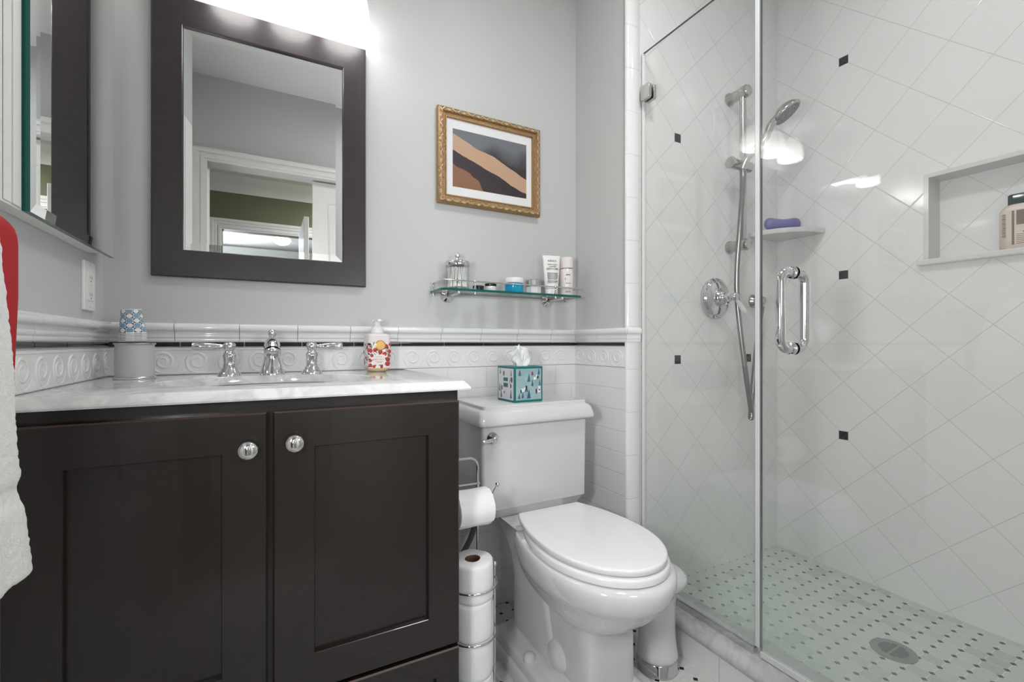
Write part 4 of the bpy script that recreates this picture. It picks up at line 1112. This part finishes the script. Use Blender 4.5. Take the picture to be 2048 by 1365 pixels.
M['sprayface'] = mat('grey_spray_face', (.28, .28, .28), .4)
L(obj('spray_face', bm, M['sprayface'], t, smooth=50), t)
# hose
ox, oz = 1.822, 1.157
bm = new()
P = catmull([HX[0] + Vector((0, 0, .004)), (bx - .056, by - .040, 1.60), (bx - .058, by - .030, 1.45), (bx - .046, by - .006, 1.25), (bx - .034, by - .004, 1.10), (bx - .006, by - .016, .86), (bx + .022, by - .020, .71), (bx + .030, by - .014, .680), (bx + .038, by - .008, .71), (bx + .080, by + .004, .88), (bx + .122, by + .018, 1.02), (ox, YS - .040, 1.12), (ox, YS - .040, 1.14)], 26)
tube(bm, P, [.0092 + .0009 * (i % 2) for i in range(len(P))], 12)
tag(obj('shower_hose', bm, M['hose'], smooth=30), 'ribbed metal shower hose looping down from the hand shower', 'hose')
bm = new(); lathe(bm, [(.029, YS - .0005), (.028, YS - .006), (.020, YS - .014), (.0165, YS - .030), (.0165, YS - .046), (.014, YS - .052), (.004, YS - .053)], 28, (ox, 0, oz), 'y')
tube(bm, [(ox, YS - .040, oz), (ox, YS - .040, oz - .030)], .011, 18)
tag(obj('hose_outlet', bm, M['brushed'], smooth=50), 'round chrome wall elbow feeding the shower hose', 'pipe fitting')
# valve
vx, vz = 1.578, 1.157
t = thing('shower_valve', 'round chrome shower valve plate with a porcelain-tipped lever', 'shower valve', (vx, YS, vz))
bm = new(); lathe(bm, [(.080, -.0005), (.082, -.004), (.081, -.010), (.073, -.014), (.070, -.019), (.062, -.024), (.040, -.027), (.034, -.030), (.030, -.040), (.022, -.048), (.019, -.050)], 44, axis='y'); obj('escutcheon', bm, M['chrome'], t, smooth=50)
bm = new(); lathe(bm, [(.018, -.050), (.014, -.056), (.0125, -.066), (.016, -.068), (.016, -.073), (.011, -.075), (.010, -.080), (.014, -.084), (.0165, -.090), (.0165, -.098), (.012, -.103), (.004, -.105)], 28, axis='y')
h = obj('hub', bm, M['chrome'], t, smooth=50)
bm = new(); d0 = Vector((.003, -.092, -.004)); d1 = Vector((.052, -.100, -.060)); P = [d0.lerp(d1, f) for f in (0, .25, .5, .8, .95, 1)]
tube(bm, P, [.007, .0065, .0085, .010, .009, .006], 18); o = obj('lever', bm, M['whiteplastic'], h, smooth=60); o['label'] = 'white porcelain lever'
# corner shelf
t = None
bm = new(); rad = .198; cz = 1.436
ringp = [(XS - .0005, YS - .0005)] + [(XS - .0005 - rad * math.cos(R(a)), YS - .0005 - rad * math.sin(R(a))) for a in [90 * i / 24 for i in range(25)]]
loft(bm, [[(x, y, z) for x, y in ringp] for z in (cz - .010, cz + .010)])
tag(obj('corner_shelf', bm, M['marble_white'], smooth=0, bevel=.003), 'quarter-round white stone shelf in the shower corner', 'shelf')
# lavender scrubber lying on shelf
t = thing('massage_soap', 'lavender waisted soap bar lying on the shower corner shelf', 'soap', (1.878, 1.145, cz + .0105), R(-28))
bm = new(); L_ = .072
prof = [(-L_, .003), (-L_ * .96, .013), (-L_ * .85, .019), (-L_ * .65, .021), (-L_ * .35, .0175), (0, .0155), (L_ * .35, .0175), (L_ * .65, .021), (L_ * .85, .019), (L_ * .96, .013), (L_, .003)]
loft(bm, [[(x, r * .9 * math.cos(2 * PI * i / 24), .0255 + r * 1.2 * math.sin(2 * PI * i / 24)) for i in range(24)] for x, r in prof]); obj('soap_bar', bm, M['lavender'], t, smooth=60)
bm = new(); box(bm, -.012, .012, -.008, .008, 0, .008)
tag(obj('razor_head', bm, M['sprayface'], smooth=0, bevel=.002, loc=(1.955, 1.135, cz + .0105)), 'small grey razor head beside the lavender soap', 'razor')
# shampoo bottle
t = thing('shampoo_bottle', 'tan shampoo bottle with a dark green cap standing in the wall niche', 'bottle', (XS + .034, .497, NZ0 + .0022), R(90 + 8))
bm = new(); loft(bm, [rrect(-.046, .046, -.022, .022, .020, z) if k == 0 else rrect(-.05 + i, .05 - i, -.024 + i * .5, .024 - i * .5, .020, z) for k, (i, z) in enumerate(((0, 0), (0, .004), (0, .120), (.008, .134), (.014, .139)))]); obj('bottle_body', bm, M['tan'], t, smooth=50)
bm = new(); loft(bm, [rrect(-.032 + i, .032 - i, -.018 + i, .018 - i, .012, z) for i, z in ((0, .1392), (0, .167), (.002, .170))]); obj('cap', bm, M['greencap'], t, smooth=50)
bm = new()
# the printed face looks into the shower (local -y is world +x after turning, so print on both broad faces)
for s in (1,):
    yy0, yy1 = (.0238, .0247)
    box(bm, -.030, .012, yy0, yy1, .074, .118); box(bm, .0165, .0215, yy0, yy1, .014, .118)
    for k, w_ in enumerate((.020, .040, .040, .038, .041, .030)): box(bm, .012 - w_, .012, yy0, yy1, .044 - k * .0055, .0456 - k * .0055)
    for k in range(5): box(bm, -.004 - k * .005, -.001 - k * .005, yy0, yy1, .050, .0535)
obj('printed_panel', bm, M['brownprint'], t, smooth=0)
bm = new()
for k in range(16): box(bm, .034, .042, .0232, .0243, .040 + k * .0045, .0418 + k * .0045 - (.0006 if k % 3 else 0))
obj('printed_barcode', bm, M['ink'], t, smooth=0)
# drain
bm = new(); lathe(bm, [(.056, .0595), (.056, .0655), (.050, .067), (.047, .0662), (.001, .0662)], 40, (1.64, .667, 0))
t = thing('floor_drain', 'round metal drain in the shower floor', 'drain', (1.64, .667, .06))
L(obj('ring', bm, M['darkmetal'], t, smooth=50), t)
bm = new()
for i in range(-4, 5):
    hw_ = math.sqrt(max(0, .036 ** 2 - (i * .008) ** 2))
    if hw_ > .004:
        for s in (-1, 1): box(bm, 1.64 + i * .008 - .002, 1.64 + i * .008 + .002, .667 + (s * .003 if s > 0 else -hw_), .667 + (hw_ if s > 0 else -.003), .0661, .0665)
L(obj('slots', bm, M['darkslot'], t, smooth=0), t)

# ================================================================== VANITY LIGHTS
t = thing('vanity_light', 'chrome bar light with lit frosted bell shades above the big mirror', 'wall light', (0, YB, 2.10))
bm = new(); loft(bm, [rrect_v(-.027 + i, .153 - i, 2.09 + i, 2.19 - i, .045 - i, y, 10) for i, y in ((0, YB - .0005), (0, YB - .012), (.01, YB - .02))]); tube(bm, [(.063, YB - .02, 2.14), (.063, YB - .06, 2.14)], .010, 16)
tube(bm, [(-.12, YB - .06, 2.14), (.246, YB - .06, 2.14)], .008, 16)
for s in (-1, 1): sphere(bm, (.063 + s * .186, YB - .06, 2.14), .013, 16)
L(obj('mounting_bar', bm, M['chrome'], t, smooth=50), t)
for x in (-.090, .063, .216):
    bm = new(); tube(bm, [(x, YB - .06, 2.14), (x, YB - .072, 2.14), (x, YB - .084, 2.132), (x, YB - .085, 2.115)], .007, 14); lathe(bm, [(.012, 2.120), (.020, 2.112), (.025, 2.092), (.0265, 2.074), (.025, 2.072)], 24, (x, YB - .085, 0))
    L(obj('lamp_arm', bm, M['chrome'], t, smooth=50), t)
    bm = new(); lathe(bm, [(.024, 2.074), (.035, 2.068), (.047, 2.050), (.055, 2.022), (.0595, 1.990), (.0600, 1.978), (.0590, 1.966), (.0555, 1.960), (.053, 1.963), (.055, 1.985), (.050, 2.02), (.040, 2.05), (.022, 2.07)], 40, (x, YB - .085, 0), cap0=False, cap1=True)
    L(obj('lamp_shade', bm, M['shade'], t, smooth=60), t)
# added ceiling fill lights, fixtures made up and out of view
def ceil_fill(name, label, x, y, z, r, dep):
    t = thing(name, label, 'ceiling light', (x, y, z))
    bm = new(); lathe(bm, [(r + .02, 0), (r + .02, -dep * .4), (r + .006, -dep * .5), (r, -dep * .5)], 36); obj('rim', bm, M['chrome'], t, smooth=50)
    bm = new(); lathe(bm, [(r, -dep * .3), (r * .98, -dep * .7), (r * .7, -dep * .95), (r * .3, -dep), (.001, -dep)], 36); obj('diffuser', bm, M['fillglass'], t, smooth=60)
ceil_fill('ceiling_fill_light', 'added fill light shaped as a round flush ceiling lamp over the bathroom floor', .80, .60, H - .0005, .13, .05)
ceil_fill('ceiling_fill_light', 'small added fill light recessed in the shower ceiling', 1.66, .45, H - .0005, .05, .012)
ceil_fill('ceiling_fill_light', 'added fill light shaped as a round flush ceiling lamp in the dim hall', 1.3, -1.1, 2.4995, .13, .05)
t = thing('wall_fill_light', 'added fill light shaped as a round frosted wall lamp beside the doorway behind the camera', 'wall light', (.66, YF, 1.20))  # made-up fixture for the doorway fill
bm = new(); lathe(bm, [(.13, .0005), (.13, .02), (.12, .03)], 40, axis='y'); obj('backplate', bm, M['chrome'], t, smooth=50)
bm = new(); lathe(bm, [(.12, .03), (.12, .06), (.11, .085), (.08, .095), (.001, .1)], 40, axis='y'); obj('diffuser', bm, M['fillglass'], t, smooth=60)
t = thing('wall_fill_light', 'added fill light shaped as a round frosted wall lamp on the left wall behind the towels', 'wall light', (XL, .20, 1.08))  # made-up fixture for the left-wall fill
bm = new(); lathe(bm, [(.13, .0005), (.13, .02), (.12, .03)], 40, axis='x'); obj('backplate', bm, M['chrome'], t, smooth=50)
bm = new(); lathe(bm, [(.12, .03), (.12, .06), (.11, .085), (.08, .095), (.001, .1)], 40, axis='x'); obj('diffuser', bm, M['fillglass'], t, smooth=60)
# fan in the bedroom
t = thing('ceiling_fan', 'white ceiling fan in the bright room seen in the mirror', 'ceiling fan', (.15, -3.2, 2.5))
bm = new(); lathe(bm, [(.11, -.0005), (.12, -.03), (.12, -.09), (.10, -.12), (.15, -.14), (.16, -.17), (.13, -.20), (.05, -.22)], 32); obj('motor_housing', bm, M['trimw'], t, smooth=50)
for k in range(5):
    a = R(72 * k + 8); bm = new(); mt = Matrix.Rotation(a, 3, 'Z')
    loft(bm, [[mt @ Vector((x, y, -.165 + z + y * .12)) for y, z in ((-w_, -.004), (w_, -.004), (w_, .004), (-w_, .004))] for x, w_ in ((.14, .02), (.22, .045), (.62, .07), (.66, .055))]); obj('blade', bm, M['trimw'], t, smooth=0)
bm = new(); lathe(bm, [(.04, -.22), (.09, -.235), (.10, -.26), (.08, -.30), (.03, -.32), (.001, -.323)], 28); obj('light_globe', bm, M['fanlight'], t, smooth=60)

# ================================================================== TOWELS
# bar on the left wall, out of frame to the left but carrying the towels
BARX, BARZ = -.322, 1.120
t = thing('towel_bar', 'chrome towel bar on the left wall carrying the towels', 'towel bar', (XL, .72, BARZ))
bm = new(); tube(bm, [(BARX, .56, BARZ), (BARX, .905, BARZ)], .007, 16); 
for y in (.57, .895): lathe(bm, [(.022, XL + .0005), (.020, XL + .008), (.010, XL + .014), (.009, BARX + .008)], 24, (0, y, BARZ), 'x')
L(obj('bar', bm, M['chrome'], t, smooth=50), t)
def drape(name, r, y0, y1f, zf, zb, m, thick, wig, extra=None):
    """sheet folded over the bar; r = radius over the bar, zf/zb front and back hem heights, y1f = far edge as a function of height"""
    path = []
    nz = 46
    for i in range(nz + 1):
        z = zf + (BARZ - zf) * i / nz; path.append((BARX + r, z, 1 - i / nz))
    for i in range(1, 12):
        a = R(180 * i / 12); path.append((BARX + r * math.cos(a), BARZ + r * math.sin(a), 0))
    nb = 20
    for i in range(nb + 1):
        z = BARZ + (zb - BARZ) * i / nb; path.append((BARX - r, z, 0))
    bm = new(); ny = 40; rows = []
    for (x, z, f) in path:
        row = []; y1 = y1f(z)
        for j in range(ny + 1):
            v = j / ny; y = y0 + (y1 - y0) * v
            dx = wig * math.sin(v * 11 + z * 5) * (.3 + f) + wig * .5 * math.sin(v * 23 - z * 9)
            if x < BARX: dx *= .1
            dx += (extra(v, z, f) if extra else 0)
            row.append((x + dx, y, z))
        rows.append(row)
    loft(bm, rows, False, False, closed=False)
    o = obj(name, bm, m, smooth=80)
    s = o.modifiers.new('thick', 'SOLIDIFY'); s.thickness = thick; s.offset = 0
    return o
def red_edge(z):
    top = BARZ + .028
    k = max(0, min(1, (top - z) / .045)); e = .797 + .048 * math.sqrt(1 - (1 - k) ** 2)
    return e - .10 * max(0, 1.04 - z)
o = drape('bath_towel', .0245, .660, red_edge, .86, .90, M['red'], .009, .0)
tag(o, 'red towel hung on the bar behind the fluffy white towel', 'towel')
def white_edge(z):
    return .792 - .043 * max(0, min(1, (z - .93) / .22)) ** 1.1
o = drape('bath_towel', .0385, .600, white_edge, .690, .85, M['towel'], .012, .0015, extra=lambda v, z, f: .016 * max(0, (f - .55) / .45) ** 1.2 - (.005 if .72 < f < .79 else 0))
tag(o, 'fluffy white towel hanging in front of the vanity at the left edge', 'towel')
tx_ = bpy.data.textures.new('fluff', 'CLOUDS'); tx_.noise_scale = .008
sb = o.modifiers.new('sub', 'SUBSURF'); sb.levels = 2; sb.render_levels = 2
dm = o.modifiers.new('fluff', 'DISPLACE'); dm.texture = tx_; dm.strength = .003; dm.mid_level = .5
